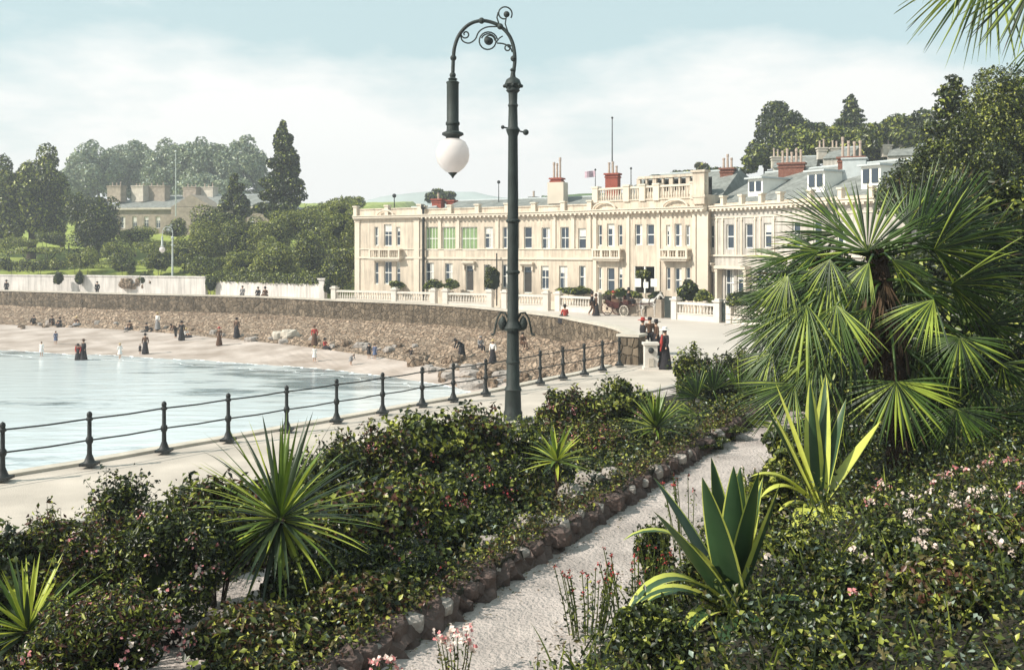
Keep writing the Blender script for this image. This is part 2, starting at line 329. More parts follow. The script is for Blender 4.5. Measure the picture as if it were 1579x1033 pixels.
# ------------------------------------------------------------------ ground, shore, sea
post_px = [(4, 743), (138, 721), (253, 700), (352, 683), (442, 667), (519, 653), (590, 640), (651, 628), (699, 620), (749, 611), (792, 602.5), (833, 594), (868, 586), (901, 580), (929, 573.5), (955, 566)]
def G(px, py, z=0): D = (EYE-z)*F/(py-HY); return XY(px, D)
posts = [G(*q) for q in post_px]
dirn = (posts[1]-posts[0]).normalized()
before = [posts[0]-dirn*1.75*k for k in (2, 1)]
edge_off = []
rail_line = [posts[0]-dirn*60, posts[0]-dirn*20]+posts
def offs(line, o):
    r = []
    for i in range(len(line)):
        d = (line[min(i+1, len(line)-1)]-line[max(i-1, 0)]).normalized(); r.append(line[i]+Vector((-d.y, d.x))*o)
    return r
prom_edge = offs(rail_line, .38)
coast_cols = [  # px, D of parapet ; toe X,D,z ; waterline X,D
 (-1400, 190), (-400, 125), (0, 104), (200, 96), (400, 90), (520, 84), (700, 76), (850, 65), (900, 60), (960, 54), (990, 48)]
top_pts = [XY(a, d) for a, d in coast_cols]+[Vector((6.2, 44.6)), Vector((5.3, 42.3))]
toe = [(*XY(-1400, 178), -2.4), (*XY(-400, 114), -2.4), (*XY(0, 95), -2.4), (*XY(200, 88), -2.4), (*XY(400, 77), -2.4), (*XY(520, 70), -2.4), (*XY(690, 61), -2.55), (*XY(800, 54), -2.7), (*XY(850, 50), -2.8), (2.6, 46.5, -2.8), (2.5, 43.5, -2.9), (2.3, 41.3, -2.9), (2.6, 39.5, -2.9)]
wat = [(*XY(-1400, 150), -3), (*XY(-400, 96), -3), (*XY(0, 76.5), -3), (*XY(200, 71.8), -3), (*XY(400, 67), -3), (*XY(520, 63.5), -3), (*XY(680, 57), -3), (*XY(770, 50.5), -3), (*XY(815, 47), -3), (1.2, 44.5, -3), (.9, 42, -3), (.6, 40, -3), (.8, 38.2, -3)]
tl = smooth_line([(*p, 0) for p in top_pts], 12); to = smooth_line(toe, 12); wl = smooth_line(wat, 12)
top2 = [Vector((p.x, p.y)) for p in tl]
prom_end = prom_edge[-1]
# land sheet reaching the horizon
mb = MB()
kerb0 = Vector((-6.9, 18.6)); ku = Vector((.615, .788)).normalized(); kv = Vector((ku.y, -ku.x))
def UV(u, v): return kerb0+ku*u+kv*v
import bmesh
def poly_sheet(name, pts, z, matn, kind='structure'):
    bm = bmesh.new(); vs = [bm.verts.new((x, y, z)) for x, y in pts]; f = bm.faces.new(vs); bmesh.ops.triangulate(bm, faces=[f])
    if sum(q.normal.z for q in bm.faces) < 0: bmesh.ops.reverse_faces(bm, faces=bm.faces)
    me = bpy.data.meshes.new(name); bm.to_mesh(me); bm.free(); o = link(name, me, matn); return tag(o, kind=kind)
im = max(range(len(top2)), key=lambda i: top2[i].x); mb = MB(); zg = -.13
north = [Vector((-3000, 400))]+top2[:im+1]; vs = []
for p in north: vs += [(p.x, p.y, zg), (p.x, 5000, zg)]
mb.add(vs, [(2*i, 2*i+2, 2*i+3, 2*i+1) for i in range(len(north)-1)])
south = top2[im:]+list(reversed(prom_edge))+[Vector((-200, -300)), Vector((-3000, -3000))]; vs = []
for p in south: vs += [(p.x, p.y, zg), (3000, p.y, zg)]
mb.add(vs, [(2*i, 2*i+2, 2*i+3, 2*i+1) for i in range(len(south)-1)])
p = top2[im]; mb.add([(p.x, p.y, zg), (3000, p.y, zg), (3000, 5000, zg), (p.x, 5000, zg)], [(0, 1, 2, 3)])
mb.build('ground', 'road_dust')['kind'] = 'structure'
# promenade slab: from the seaward edge to the kerb
kl = [UV(u, 0) for u in (-60, -20, -8, 0, 10, 20, 24)]
pro = [tuple(p) for p in prom_edge]+[(5.35, 42.2), (6.6, 45.0), (8.5, 45.2)]+[tuple(p) for p in reversed(kl)]
poly_sheet('promenade', pro, 0, 'paving')
mb = MB(); kk = [UV(u, .08) for u in (-60, -20, 0, 10, 20, 24)]; mb.strip(kk, -.3, .10, -.02, .18); 
mb.build('kerb', 'kerb_stone')['kind'] = 'structure'
mb = MB(); pe = prom_edge+[Vector((5.2, 42.4))]
vs = [];  q = []
for p_ in pe: vs += [(p_.x, p_.y, -.02), (p_.x-.5, p_.y+.4, -3.8)]
mb.add(vs, [(2*i, 2*i+1, 2*i+3, 2*i+2) for i in range(len(pe)-1)]); t_ = mb.build('promenade_wall', 'sea_wall'); t_['kind'] = 'structure'
mb = MB(); mb.strip([Vector((p_.x, p_.y)) for p_ in prom_edge], -.12, .07, -.30, .05); mb.build('promenade_coping', 'coping')['kind'] = 'structure'
# far sea wall (parapet) round the cove
t = thing('sea_wall', 'long curved dark stone sea wall and parapet round the far side of the cove', 'sea wall', (top2[20].x, top2[20].y, -1.2))
mb = MB(); mb.strip(top2, -1.6, .5, 0, .55); mb.build('wall', 'sea_wall', t)
mb = MB(); mb.strip(top2, .5, .62, -.06, .62); mb.build('coping', 'coping', t)
rows = []
for i, (a, c_, d_) in enumerate(zip(tl, to, wl)):
    nd = (tl[min(i+1, len(tl)-1)]-tl[max(i-1, 0)]).normalized(); a = Vector((a.x+nd.y*.5, a.y-nd.x*.5, -1.0))
    a.z = -1.0 if i < 90 else -1.0+.9*min(1, (i-90)/16)
    fl = d_+(d_-c_).normalized()*6; fl.z = -4.2
    r = []
    for k in range(25):
        q = a.lerp(c_, k/24); q.z += (.13*hsh(q.x*2, q.y*2)+random.uniform(-.10, .10))*(k not in (0, 24)); r.append(q)
    for k in range(1, 9):
        q = c_.lerp(d_, k/8); q.z = c_.z+(d_.z-c_.z)*(k/8)+.03*hsh(q.x, q.y, 2); r.append(q)
    r.append(fl); rows.append(r)
rv, rf = grid_mesh([r[:25] for r in rows]); mb = MB(); mb.add(rv, rf); o = mb.build('revetment', 'revetment'); o['kind'] = 'structure'
bv, bf = grid_mesh([r[24:] for r in rows]); mb = MB(); mb.add(bv, bf); o = mb.build('beach', 'sand'); o['kind'] = 'structure'
beach = BVHTree.FromPolygons([Vector(x) for x in bv], [tuple(x) for x in bf]); revb = BVHTree.FromPolygons([Vector(x) for x in rv], [tuple(x) for x in rf])
def hit(tr, px, py): return tr.ray_cast(Vector((0, 0, EYE)), Vector(((px-CX)/F, 1, -(py-HY)/F)).normalized())[0]
def shore(px, py):
    for tr in (beach, revb):
        h = hit(tr, px, py)
        if h and h.z > -3.02: return h
    D = (EYE+3)*F/(py-HY); p = XY(px, D); return Vector((p.x, p.y, -3.02))
mb = MB(); mb.add([(-3000, -400, -3), (60, -400, -3), (60, 200, -3), (-3000, 3000, -3)], [(0, 1, 2, 3)]); mb.build('water', 'water')['kind'] = 'structure'
mb = MB(); mb.add([(-3000, -400, -4.1), (60, -400, -4.1), (60, 200, -4.1), (-3000, 3000, -4.1)], [(0, 1, 2, 3)]); mb.build('seabed', 'sand')['kind'] = 'structure'

# garden terrain
def path_c(u): return 10.97-.186*u if u < 7 else 9.67-.05*(u-7)
def gz(u, v):
    wv = v-path_c(u); nz = .05*hsh(u*1.3, v*1.3)
    if v < 1.3: return 0.0+.02*hsh(u, v)
    if wv < -.62:
        f = (v-1.3)/(path_c(u)-.62-1.3); return .06+1.72*f**.8+nz*f
    if wv < 1.0: return 1.60
    g = 1.66+.27*(wv-.62); 
    if v > 20: g += .25*(v-20)
    return g+nz
us = [-14+.4*i for i in range(111)]; vv = [.35]+[.7+.3*i for i in range(28)]
rows = []
for u in us:
    c_ = path_c(u); vr = [.3, .8, 1.3]+[1.3+(c_-.62-1.3)*k/14 for k in range(1, 14)]+[c_-.64, c_-.61, c_, c_+.98, c_+1.01]+[c_+1.01+(26-c_)*k/24 for k in range(1, 25)]+[34, 44]
    rows.append([(*UV(u, v), gz(u, v)-(.012 if -.62 < v-c_ < .99 else 0)) for v in vr])
gv, gf = grid_mesh(rows); mb = MB(); mb.add(gv, gf); o = mb.build('garden_ground', 'soil'); o['kind'] = 'structure'
gar = BVHTree.FromPolygons([Vector(x) for x in gv], [tuple(x) for x in gf])
def gh(px, py):
    h = hit(gar, px, py); return h
def gzxy(x, y):
    h = gar.ray_cast(Vector((x, y, 50)), Vector((0, 0, -1)))[0]; return h.z if h else 0
rows = []
for u in [-14+.4*i for i in range(90)]:
    rows.append([(*UV(u, path_c(u)-.6+.197*k), 1.60+.012*hsh(u*4, k)) for k in range(9)])
v_, f_ = grid_mesh(rows); mb = MB(); mb.add(v_, f_); mb.build('garden_path', 'gravel')['kind'] = 'structure'
# pale strip of gravel inside the kerb, and the small side path between the shrubs
mb = MB(); mb.add(*grid_mesh([[(*UV(u, v), gz(u, v)+.03) for v in (.28, .8, 1.35)] for u in us])); mb.build('gravel_strip', 'gravel')['kind'] = 'structure'
sp = [gh(*q) for q in ((240, 1080), (300, 1010), (345, 950), (420, 890), (520, 845))]; rows = []
for i, p_ in enumerate(sp):
    d = (sp[min(i+1, 4)]-sp[max(i-1, 0)]).normalized(); nn = Vector((-d.y, d.x, 0)).normalized(); r = []
    for k in range(-4, 5):
        q = p_+nn*.10*k; r.append((q.x, q.y, gzxy(q.x, q.y)+.035))
    rows.append(r)
mb = MB(); mb.add(*grid_mesh(rows)); mb.build('side_path', 'gravel')['kind'] = 'structure'

# hills
def hill(name, f, x0, x1, y0, y1, nx, ny, matn):
    rows = [[(x0+(x1-x0)*i/nx, y0+(y1-y0)*j/ny, 0) for i in range(nx+1)] for j in range(ny+1)]
    rows = [[(x, y, f(x, y)) for x, y, _ in r] for r in rows]; v, g = grid_mesh(rows); mb = MB(); mb.add(v, g)
    o = mb.build(name, matn, smooth=True); o['kind'] = 'structure'; return BVHTree.FromPolygons([Vector(a) for a in v], g)
def front_y(x):   # line of the far garden wall
    pts = [(-120, 122), (-59, 112), (-32, 104), (-18.5, 95.5), (-17, 100), (0, 112), (30, 118)]
    for (a, b_), (c_, d_) in zip(pts, pts[1:]):
        if x <= c_: return b_+(d_-b_)*(x-a)/(c_-a)
    return 118
def zl(x, y):
    s = y-front_y(x)-.6
    if s < 2.6: return -6
    z = 1.6+.135*s if s < 80 else 12.5+.06*(s-80)
    if x > -32: z *= max(0, 1-(x+32)/18)
    return z+.25*hsh(x*.15, y*.15)
H1 = hill('hillside', zl, -260, 0, 95, 320, 104, 90, 'ground_grass')
def zr(x, y):
    s = (y-84)*.62+(x-24)*.5
    z = 0 if s < 0 else 13*(1-math.exp(-s/16))+.05*s
    return -.3+z+.4*hsh(x*.1, y*.1)
H2 = hill('hill', zr, 6, 160, 66, 240, 60, 70, 'hill_green')
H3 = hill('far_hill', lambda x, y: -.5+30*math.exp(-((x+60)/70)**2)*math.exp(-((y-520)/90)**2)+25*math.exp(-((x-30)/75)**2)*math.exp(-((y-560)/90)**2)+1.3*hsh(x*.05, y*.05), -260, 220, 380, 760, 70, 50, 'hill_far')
def onh(T, x, y):
    h = T.ray_cast(Vector((x, y, 300)), Vector((0, 0, -1)))[0]; return h.z if h else 0
def hp(T, px, D): p_ = XY(px, D); return Vector((p_.x, p_.y, onh(T, p_.x, p_.y)))

random.seed(21); fr0 = []
for i, p in enumerate(wl):
    if i % 1 == 0: fr0.append(p)
fl_ = smooth_line([tuple(p) for p in fr0], 4); rows = []
for i, p in enumerate(fl_):
    d = (fl_[min(i+1, len(fl_)-1)]-fl_[max(i-1, 0)]).normalized(); nn = Vector((d.y, -d.x, 0)); o_ = .5*hsh(i*.11, 2)+.3*hsh(i*.5, 1); w0 = .16+.30*abs(hsh(i*.31, 3))
    rows.append([(p.x+nn.x*(o_+w0*k), p.y+nn.y*(o_+w0*k), -2.985) for k in (-.5, 0, .5)])
mb = MB(); mb.add(*grid_mesh(rows)); mat('foam', (.80, .82, .82), .6, .1, 3); mb.build('foam', 'foam')['kind'] = 'structure'
rows = [[(x+nn_[0]*(2.6+.4*hsh(i*.21, 4)), y+nn_[1]*(2.6+.4*hsh(i*.21, 4)), -2.985) if False else (x+2.4*.6*0+.9*hsh(i*.13, 5), y-2.3-.5*hsh(i*.17, 6)-w_, -2.988) for w_ in (0, .12+.1*abs(hsh(i*.4, 9)))] for i, (x, y, z) in enumerate([tuple(q) for q in fl_]) for nn_ in [(0, 0)]][60:300]
mb = MB(); mb.add(*grid_mesh(rows)); mb.build('foam', 'foam')['kind'] = 'structure'
# ------------------------------------------------------------------ the crescent
def seg_hit(A, B, px):
    k = (px-CX)/F; d = B-A; s = (k*A.y-A.x)/(d.x-k*d.y); return s*d.length, A.y+s*d.y
def facade(wall, A, B, z0, z1, ops, par, brick=False):
    """ops: (px0, px1, py0, py1, kind[, kw]).  Adds wall with openings to MB wall; builds windows and doors as parts"""
    L = (B-A).length; ud = (B-A).normalized(); nn = Vector((ud.y, -ud.x))
    def W(u, z, o=0): p = A+ud*u+nn*o; return (p.x, p.y, z)
    O = []
    for q in ops:
        u0, D0 = seg_hit(A, B, q[0]); u1, D1 = seg_hit(A, B, q[1]); D = (D0+D1)/2
        O.append((u0, u1, max(z0+.05, EYE-(q[3]-HY)/F*D), min(z1-.05, EYE-(q[2]-HY)/F*D), q[4]))
    us = sorted({0, L, *[o[0] for o in O], *[o[1] for o in O]}); zs = sorted({z0, z1, *[o[2] for o in O], *[o[3] for o in O]})
    for a, b_ in zip(us, us[1:]):
        for c, d in zip(zs, zs[1:]):
            mu, mz = (a+b_)/2, (c+d)/2
            if any(o[0] < mu < o[1] and o[2] < mz < o[3] for o in O): continue
            wall.add([W(a, c), W(b_, c), W(b_, d), W(a, d)], [(0, 1, 2, 3)])
    for u0, u1, za, zb, kind in O:
        dp = .22
        for quad in ([W(u0, za), W(u0, zb), W(u0, zb, -dp), W(u0, za, -dp)], [W(u1, za), W(u1, zb), W(u1, zb, -dp), W(u1, za, -dp)],
                     [W(u0, zb), W(u1, zb), W(u1, zb, -dp), W(u0, zb, -dp)], [W(u0, za), W(u1, za), W(u1, za, -dp), W(u0, za, -dp)]):
            wall.add(quad, [(0, 1, 2, 3)])
        def bar(mb, a, b_, c, d, o0, o1):
            mb.add([W(a, c, o0), W(b_, c, o0), W(b_, d, o0), W(a, d, o0), W(a, c, o1), W(b_, c, o1), W(b_, d, o1), W(a, d, o1)],
                   [(0, 1, 2, 3), (4, 5, 6, 7), (0, 1, 5, 4), (3, 2, 6, 7), (0, 3, 7, 4), (1, 2, 6, 5)])
        fr = MB(); t = .07
        e = .004
        bar(fr, u0+e, u0+t, za+e, zb-e, -.19, -.11); bar(fr, u1-t, u1-e, za+e, zb-e, -.19, -.11); bar(fr, u0+t, u1-t, za+e, za+t, -.19, -.11); bar(fr, u0+t, u1-t, zb-t, zb-e, -.19, -.11)
        zm = (za+zb)/2
        if kind == 'win':
            bar(fr, u0+t, u1-t, zm-.035, zm+.035, -.18, -.10)
            if u1-u0 > .8: bar(fr, (u0+u1)/2-.02, (u0+u1)/2+.02, za+t, zb-t, -.17, -.125)
            f = fr.build('window', 'white_paint', par)
            g = MB(); bar(g, u0+t, u1-t, za+t, zb-t, -.17, -.155); g.build('pane', 'glass', f)
            rr = random.random()
            if rr < .75:
                cu = MB(); wd = (u1-u0)
                if rr < .45: bar(cu, u1-t-wd*.33, u1-t, za+t, zb-t, -.15, -.145)
                if rr > .3: bar(cu, u0+t+.01, u1-t-(wd*.34 if rr < .45 else 0), zb-t-(zb-za)*random.uniform(.15, .4), zb-t, -.150, -.143)
                cu.build('curtain', 'curtain', f)
        elif kind == 'green':
            for k in range(1, 4): bar(fr, u0+(u1-u0)*k/4-.02, u0+(u1-u0)*k/4+.02, za+t, zb-t, -.17, -.12)
            bar(fr, u0+t, u1-t, zm-.03, zm+.03, -.172, -.118)
            f = fr.build('window', 'white_paint', par); f['label'] = 'wide window with green glass'
            g = MB(); bar(g, u0+t, u1-t, za+t, zb-t, -.17, -.155); g.build('pane', 'glass_green', f)
        elif kind == 'door':
            f = fr.build('door_frame', 'white_paint', par)
            g = MB(); bar(g, u0+t, u1-t, za+t, zb-.55, -.17, -.13); g.build('door_leaf', 'door_paint', f)
            g = MB(); bar(g, u0+t, u1-t, zb-.5, zb-t, -.17, -.155); g.build('fanlight', 'glass', f)
            h = MB(); c0 = W((u0+u1)/2, zb+.22)
            bar(h, u0-.25, u1+.25, zb+.20, zb+.34, 0, .38); bar(h, u0-.18, u1+.18, zb+.06, zb+.20, 0, .26)
            bar(h, u0-.2, u0-.04, zb-.35, zb+.06, 0, .18); bar(h, u1+.04, u1+.2, zb-.35, zb+.06, 0, .18); h.build('door_hood', 'trim', f)
        elif kind == 'dark':
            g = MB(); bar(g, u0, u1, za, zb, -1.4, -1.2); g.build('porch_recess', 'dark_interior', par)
            g = MB()
            for k in range(3): uu = u0+(u1-u0)*k/2; bar(g, uu-.06, uu+.06, za, zb, -.16, -.02)
            g.build('porch_post', 'white_paint', par)
    return W, O
def balcony(par, A, B, p0, p1, pt, pb):
    ud = (B-A).normalized(); nn = Vector((ud.y, -ud.x)); u0, D0 = seg_hit(A, B, p0); u1, D1 = seg_hit(A, B, p1); D = (D0+D1)/2
    zt = EYE-(pt-HY)/F*D; zb = EYE-(pb-HY)/F*D; c = A+ud*(u0+u1)/2+nn*.3; a = math.atan2(ud.y, ud.x); L = u1-u0
    mb = MB(); mb.box((c.x, c.y, zt-.06), (L, .62, .12), a); mb.box((c.x, c.y, zb+.12), (L+.1, .72, .16), a); mb.box((c.x, c.y, zb-.04), (L-.2, .5, .16), a)
    for k in range(4):
        q = A+ud*(u0+.1+(L-.2)*k/3)+nn*.52; mb.box((q.x, q.y, (zt+zb)/2), (.16, .16, zt-zb-.15), a)
    nb = int(L/.22)
    for k in range(nb):
        q = A+ud*(u0+(k+.5)*L/nb)+nn*.52; mb.lathe((q.x, q.y, zb+.2), [(.03, 0), (.055, (zt-zb-.3)*.3), (.03, (zt-zb-.3)*.7), (.04, zt-zb-.3)], 6)
    return mb.build('balcony', 'trim', par)
def stack(par, p, size, z0, z1, pots, mname, rz=0, pot_h=.9, wide=1.0):
    mb = MB(); h = z1-z0
    mb.box((p[0], p[1], z0+h*.5-.1), (size[0], size[1], h+.2), rz); mb.box((p[0], p[1], z1+.06), (size[0]+.22, size[1]+.22, .14), rz); mb.box((p[0], p[1], z1-.2), (size[0]+.12, size[1]+.12, .12), rz)
    c = mb.build('chimney', mname, par)
    for i in range(pots):
        f = (i+.5)/pots-.5; hh = pot_h*random.Random(i*7+int(p[0]*10)).uniform(.65, 1.2)
        q = (p[0]+math.cos(rz)*size[0]*f*.9, p[1]+math.sin(rz)*size[0]*f*.9, z1+.1)
        mb = MB(); mb.lathe(q, [(.12, 0), (.10, .1), (.085, hh*.8), (.11, hh*.84), (.11, hh), (.06, hh)], 10); mb.build('chimney_pot', 'pot_clay', c)
    return c
ZC = 7.9
PA = [XY(548, 94.0), XY(652, 89.6)]
PB = [PA[1], XY(741, 86.2), XY(828, 83.2), XY(915, 79.6)]
PC = [PB[-1], XY(1090, 72.4)]
PD = [XY(1090, 73.2), XY(1208, 66.5), XY(1350, 60.0), XY(1400, 58.0)]
def cornice(par, pts, z, dent=True, extra=0):
    mb = MB(); mb.strip(pts, z-.02, z+.16, -.3, .42+extra); mb.strip(pts, z-.14, z-.02, -.3, .28+extra); mb.strip(pts, z+.16, z+.24, -.3, .50+extra)
    if dent:
        for a, b_ in zip(pts, pts[1:]):
            L = (b_-a).length; n = int(L/.42); ud = (b_-a).normalized(); nn = Vector((ud.y, -ud.x))
            for k in range(n):
                q = a+ud*(k+.5)*L/n+nn*(.33+extra); mb.box((q.x, q.y, z-.10), (.18, .16, .14), math.atan2(ud.y, ud.x))
    return mb.build('cornice', 'trim', par)
def inward(pts, o): return [p-Vector(((pts[min(i+1, len(pts)-1)]-pts[max(i-1, 0)]).normalized().y, -(pts[min(i+1, len(pts)-1)]-pts[max(i-1, 0)]).normalized().x))*o for i, p in enumerate(pts)]
def shell(wall, pts, depth, z1):      # end and back walls so that the block is solid
    b_ = inward(pts, depth)
    for s in (0, -1): wall.add([(pts[s].x, pts[s].y, -.3), (b_[s].x, b_[s].y, -.3), (b_[s].x, b_[s].y, z1), (pts[s].x, pts[s].y, z1)], [(0, 1, 2, 3)])
    for i in range(len(pts)-1): wall.add([(b_[i].x, b_[i].y, -.3), (b_[i+1].x, b_[i+1].y, -.3), (b_[i+1].x, b_[i+1].y, z1), (b_[i].x, b_[i].y, z1)], [(0, 1, 2, 3)])
def gable_roof(par, pts, depth, z0, zr_, ov=0, matn='slate', inset=.0, name='roof', hip=0):
    f = inward(pts, inset-ov); r = inward(pts, depth*.5); b_ = inward(pts, depth+ov)
    if hip:
        d0 = (pts[1]-pts[0]).normalized(); d1 = (pts[-1]-pts[-2]).normalized(); r[0] = r[0]+d0*hip; r[-1] = r[-1]-d1*hip
    vs = []; n = len(pts)
    for i in range(n): vs += [(f[i].x, f[i].y, z0), (r[i].x, r[i].y, zr_), (b_[i].x, b_[i].y, z0)]
    fs = []
    for i in range(n-1): fs += [(3*i, 3*i+3, 3*i+4, 3*i+1), (3*i+1, 3*i+4, 3*i+5, 3*i+2), (3*i, 3*i+3, 3*i+5, 3*i+2)]
    fs += [(0, 1, 2), (3*n-3, 3*n-2, 3*n-1)]
    mb = MB(); mb.add(vs, fs); rf_ = mb.build(name, matn, par)
    mb = MB(); mb.tube([(p.x, p.y, zr_+.02) for p in r], .09, 6); mb.build('ridge_tile', 'lead', rf_); return rf_
def pier_blocks(par, pts, step, z0, z1, wdt=.42, o=.12):
    done = []
    for a, b_ in zip(pts, pts[1:]):
        L = (b_-a).length; n = max(1, round(L/step)); ud = (b_-a).normalized(); nn = Vector((ud.y, -ud.x))
        for k in range(n+1):
            q = a+ud*min(L-wdt/2, max(wdt/2, k*L/n))+nn*o; aa = math.atan2(ud.y, ud.x)
            if any((q-d_).length < .7 for d_ in done): continue
            done.append(q.copy()); mb = MB(); mb.box((q.x, q.y, (z0+z1)/2), (wdt, .40, z1-z0), aa); mb.box((q.x, q.y, z1+.05), (wdt+.14, .54, .12), aa); mb.build('parapet_pier', 'trim', par)
def finish(par, pts, zpar, step, dent=True, col='stucco'):
    mb = MB(); mb.strip(pts, ZC+.24, zpar, -.25, .06); mb.strip(pts, zpar, zpar+.1, -.32, .14); mb.build('parapet', col, par)
    pier_blocks(par, pts, step, ZC+.25, zpar+.28)
    mb = MB(); mb.strip(pts, 4.05, 4.22, 0, .12); mb.strip(pts, 4.9, 4.98, 0, .08); mb.build('string_course', 'trim', par)
    mb = MB(); mb.strip(pts, -.3, .55, 0, .10); mb.build('plinth', 'trim', par)
def pilaster(par, A, B, px, wd=.5, z0=-.2, z1=ZC-.15, o=.10):
    u, _ = seg_hit(A, B, px); ud = (B-A).normalized(); q = A+ud*u+Vector((ud.y, -ud.x))*(o/2); mb = MB(); mb.box((q.x, q.y, (z0+z1)/2), (wd, o, z1-z0), math.atan2(ud.y, ud.x)); mb.box((q.x, q.y, z1-.15), (wd+.1, o+.06, .12), math.atan2(ud.y, ud.x)); mb.build('pilaster', 'trim', par)
def arch(par, A, B, px, r, z):
    mb = MB()
    u, _ = seg_hit(A, B, px); ud = (B-A).normalized(); nn = Vector((ud.y, -ud.x)); c = A+ud*u+nn*.3; pts = []
    for k in range(9): a = math.pi*k/8; q = c+ud*math.cos(a)*r; pts.append((q.x, q.y, z+math.sin(a)*r*.5))
    mb.tube(pts, .09, 5); mb.build('arched_pediment', 'trim', par)
# west pavilion
b1 = thing('end_pavilion', 'square buff end house at the far left of the crescent beside the wooded bank', 'building', (*PA[0], 0))
wl_ = MB(); A, B = PA
facade(wl_, A, B, -.3, ZC, [(577.5, 583.5, 350, 379, 'win'), (592, 604, 346, 379.5, 'win'), (611, 617, 350, 379, 'win'),
    (577.5, 583.5, 404, 438, 'win'), (592, 604, 403, 438, 'win'), (611, 617, 404, 438, 'win')], b1)
shell(wl_, PA, 12, ZC); wl_.build('wall', 'stucco', b1); cornice(b1, PA, ZC, False); finish(b1, PA, 8.7, 3.4); balcony(b1, A, B, 575, 622, 384, 400)
[pilaster(b1, A, B, q, .6) for q in (551.5, 643)]; arch(b1, A, B, 597, 1.0, ZC+.2)
gable_roof(b1, PA, 11, 8.0, 9.1, inset=.4, hip=2.5)
# middle range
b2 = thing('crescent_terrace', 'long concave buff terrace with green upstairs windows, left of the balustraded pavilion', 'building', (*PB[1], 0))
wl_ = MB()
opsB = [[(656, 675, 350, 386, 'green'), (682, 702, 350, 386, 'green'), (711, 736, 350, 386, 'green'), (656, 669, 405, 434, 'win'), (686, 698, 406, 434, 'win'), (718, 730, 409, 449, 'door')],
        [(747, 760, 350, 383, 'win'), (775, 784, 350, 383, 'win'), (808, 820, 350, 383, 'win'), (746, 757, 408, 448, 'win'), (774, 783, 408, 444, 'win'), (807, 820, 411, 452, 'door')],
        [(835, 848, 351, 384, 'win'), (864, 877, 350, 384, 'win'), (891.5, 903.5, 352, 384, 'win'), (834, 846, 410, 446, 'win'), (862, 875, 410, 446, 'win'), (893, 903, 410, 444, 'win')]]
for i in range(3): facade(wl_, PB[i], PB[i+1], -.3, ZC, opsB[i], b2)
shell(wl_, PB, 12, ZC); wl_.build('wall', 'stucco', b2); cornice(b2, PB, ZC); finish(b2, PB, 8.55, 2.9)
[pilaster(b2, PB[i], PB[i+1], q, .34, 4.98) for i, qs in enumerate(((678.5, 706.5), (767, 797), (855, 884, 909))) for q in qs]
gable_roof(b2, PB, 11.5, 8.05, 9.6, inset=.5)
mb = MB(); q = XY(653, 89.3); mb.tube([(q.x, q.y-.1, 0), (q.x, q.y-.1, ZC+1.1)], .13, 8); mb.box((q.x, q.y-.1, ZC+.9), (.4, .3, .35)); mb.build('drainpipe', 'iron_dark', b2)
mb = MB(); q = XY(766, 84.9); mb.tube([(q.x, q.y-.1, 0), (q.x, q.y-.1, 4.6)], .06, 6); mb.build('drainpipe', 'iron_dark', b2)
# balustraded pavilion
b3 = thing('balustraded_pavilion', 'tall buff pavilion with rooftop balustrade, two balconies and white boards in its porch', 'building', (*PC[0], 0))
wl_ = MB(); A, B = PC
ops = []
for xs in ((922, 928, 936, 947.5, 953, 959.5), (1027, 1033.5, 1040, 1051, 1057, 1064)):
    for k, (yt, yb) in enumerate(((346, 379), (411, 447))):
        ops += [(xs[0], xs[1], yt+1, yb, 'win'), (xs[2], xs[3], yt-1+3*k, yb+1+3*k, 'win'), (xs[4], xs[5], yt+1, yb, 'win')]
ops += [(979, 990.5, 346, 378, 'win'), (997, 1008.5, 346, 378, 'win'), (978, 1010, 411, 452, 'dark')]
facade(wl_, A, B, -.3, ZC, ops, b3); shell(wl_, PC, 12, 9.0); wl_.build('wall', 'stucco', b3); cornice(b3, PC, ZC, True, .06)
balcony(b3, A, B, 919, 962.5, 384, 400); balcony(b3, A, B, 1022, 1066, 384, 400)
[pilaster(b3, A, B, q, w_) for q, w_ in ((918, .35), (969, .3), (1016, .3), (1071, .3), (1084, .95))]; arch(b3, A, B, 935, 1.1, ZC+.26); arch(b3, A, B, 1044, 1.1, ZC+.26)
mb = MB(); mb.strip(PC, ZC+.24, 8.75, -.25, .08); mb.strip(PC, 8.75, 8.87, -.25, .16); mb.build('parapet', 'stucco', b3)
mb = MB(); mb.strip(PC, 9.72, 9.88, -.16, .14); 
L = (B-A).length; ud = (B-A).normalized(); nn = Vector((ud.y, -ud.x)); aa = math.atan2(ud.y, ud.x)
pxs = [917, 967.5, 992, 1013.5, 1071]; piers = [seg_hit(A, B, q)[0] for q in pxs]
for k, u in enumerate(piers):
    q = A+ud*max(.3, u); mb.box((q.x, q.y, 9.3), (.55 if k != 4 else .5, .42, 1.2), aa); mb.box((q.x, q.y, 9.96), (.66, .52, .14), aa)
mb.build('balustrade', 'trim', b3)
mb = MB()
for k in range(int(L/.24)):
    u = (k+.5)*.24
    if min(abs(u-x) for x in piers) < .3: continue
    q = A+ud*u; mb.lathe((q.x, q.y, 8.86), [(.05, 0), (.085, .25), (.045, .6), (.06, .88)], 6)
mb.build('baluster', 'trim', b3)['kind'] = 'stuff'
mb = MB(); q = B-ud*.55; mb.box((q.x, q.y, 9.5), (1.0, .6, 2.4), aa); mb.box((q.x, q.y, 10.75), (1.25, .85, .16), aa); mb.box((q.x, q.y, 8.9), (1.15, .7, .2), aa); mb.build('corner_pier', 'stucco', b3)
inn = inward(PC, 1.6); mb = MB(); u3, u5 = piers[1], piers[4]                     # arcaded attic storey behind the balustrade
mb.strip([inn[0]+ud*u3, inn[0]+ud*u5], 10.55, 10.75, -.25, .2); mb.strip([inn[0]+ud*u3, inn[0]+ud*u5], 8.6, 9.5, -.2, 0)
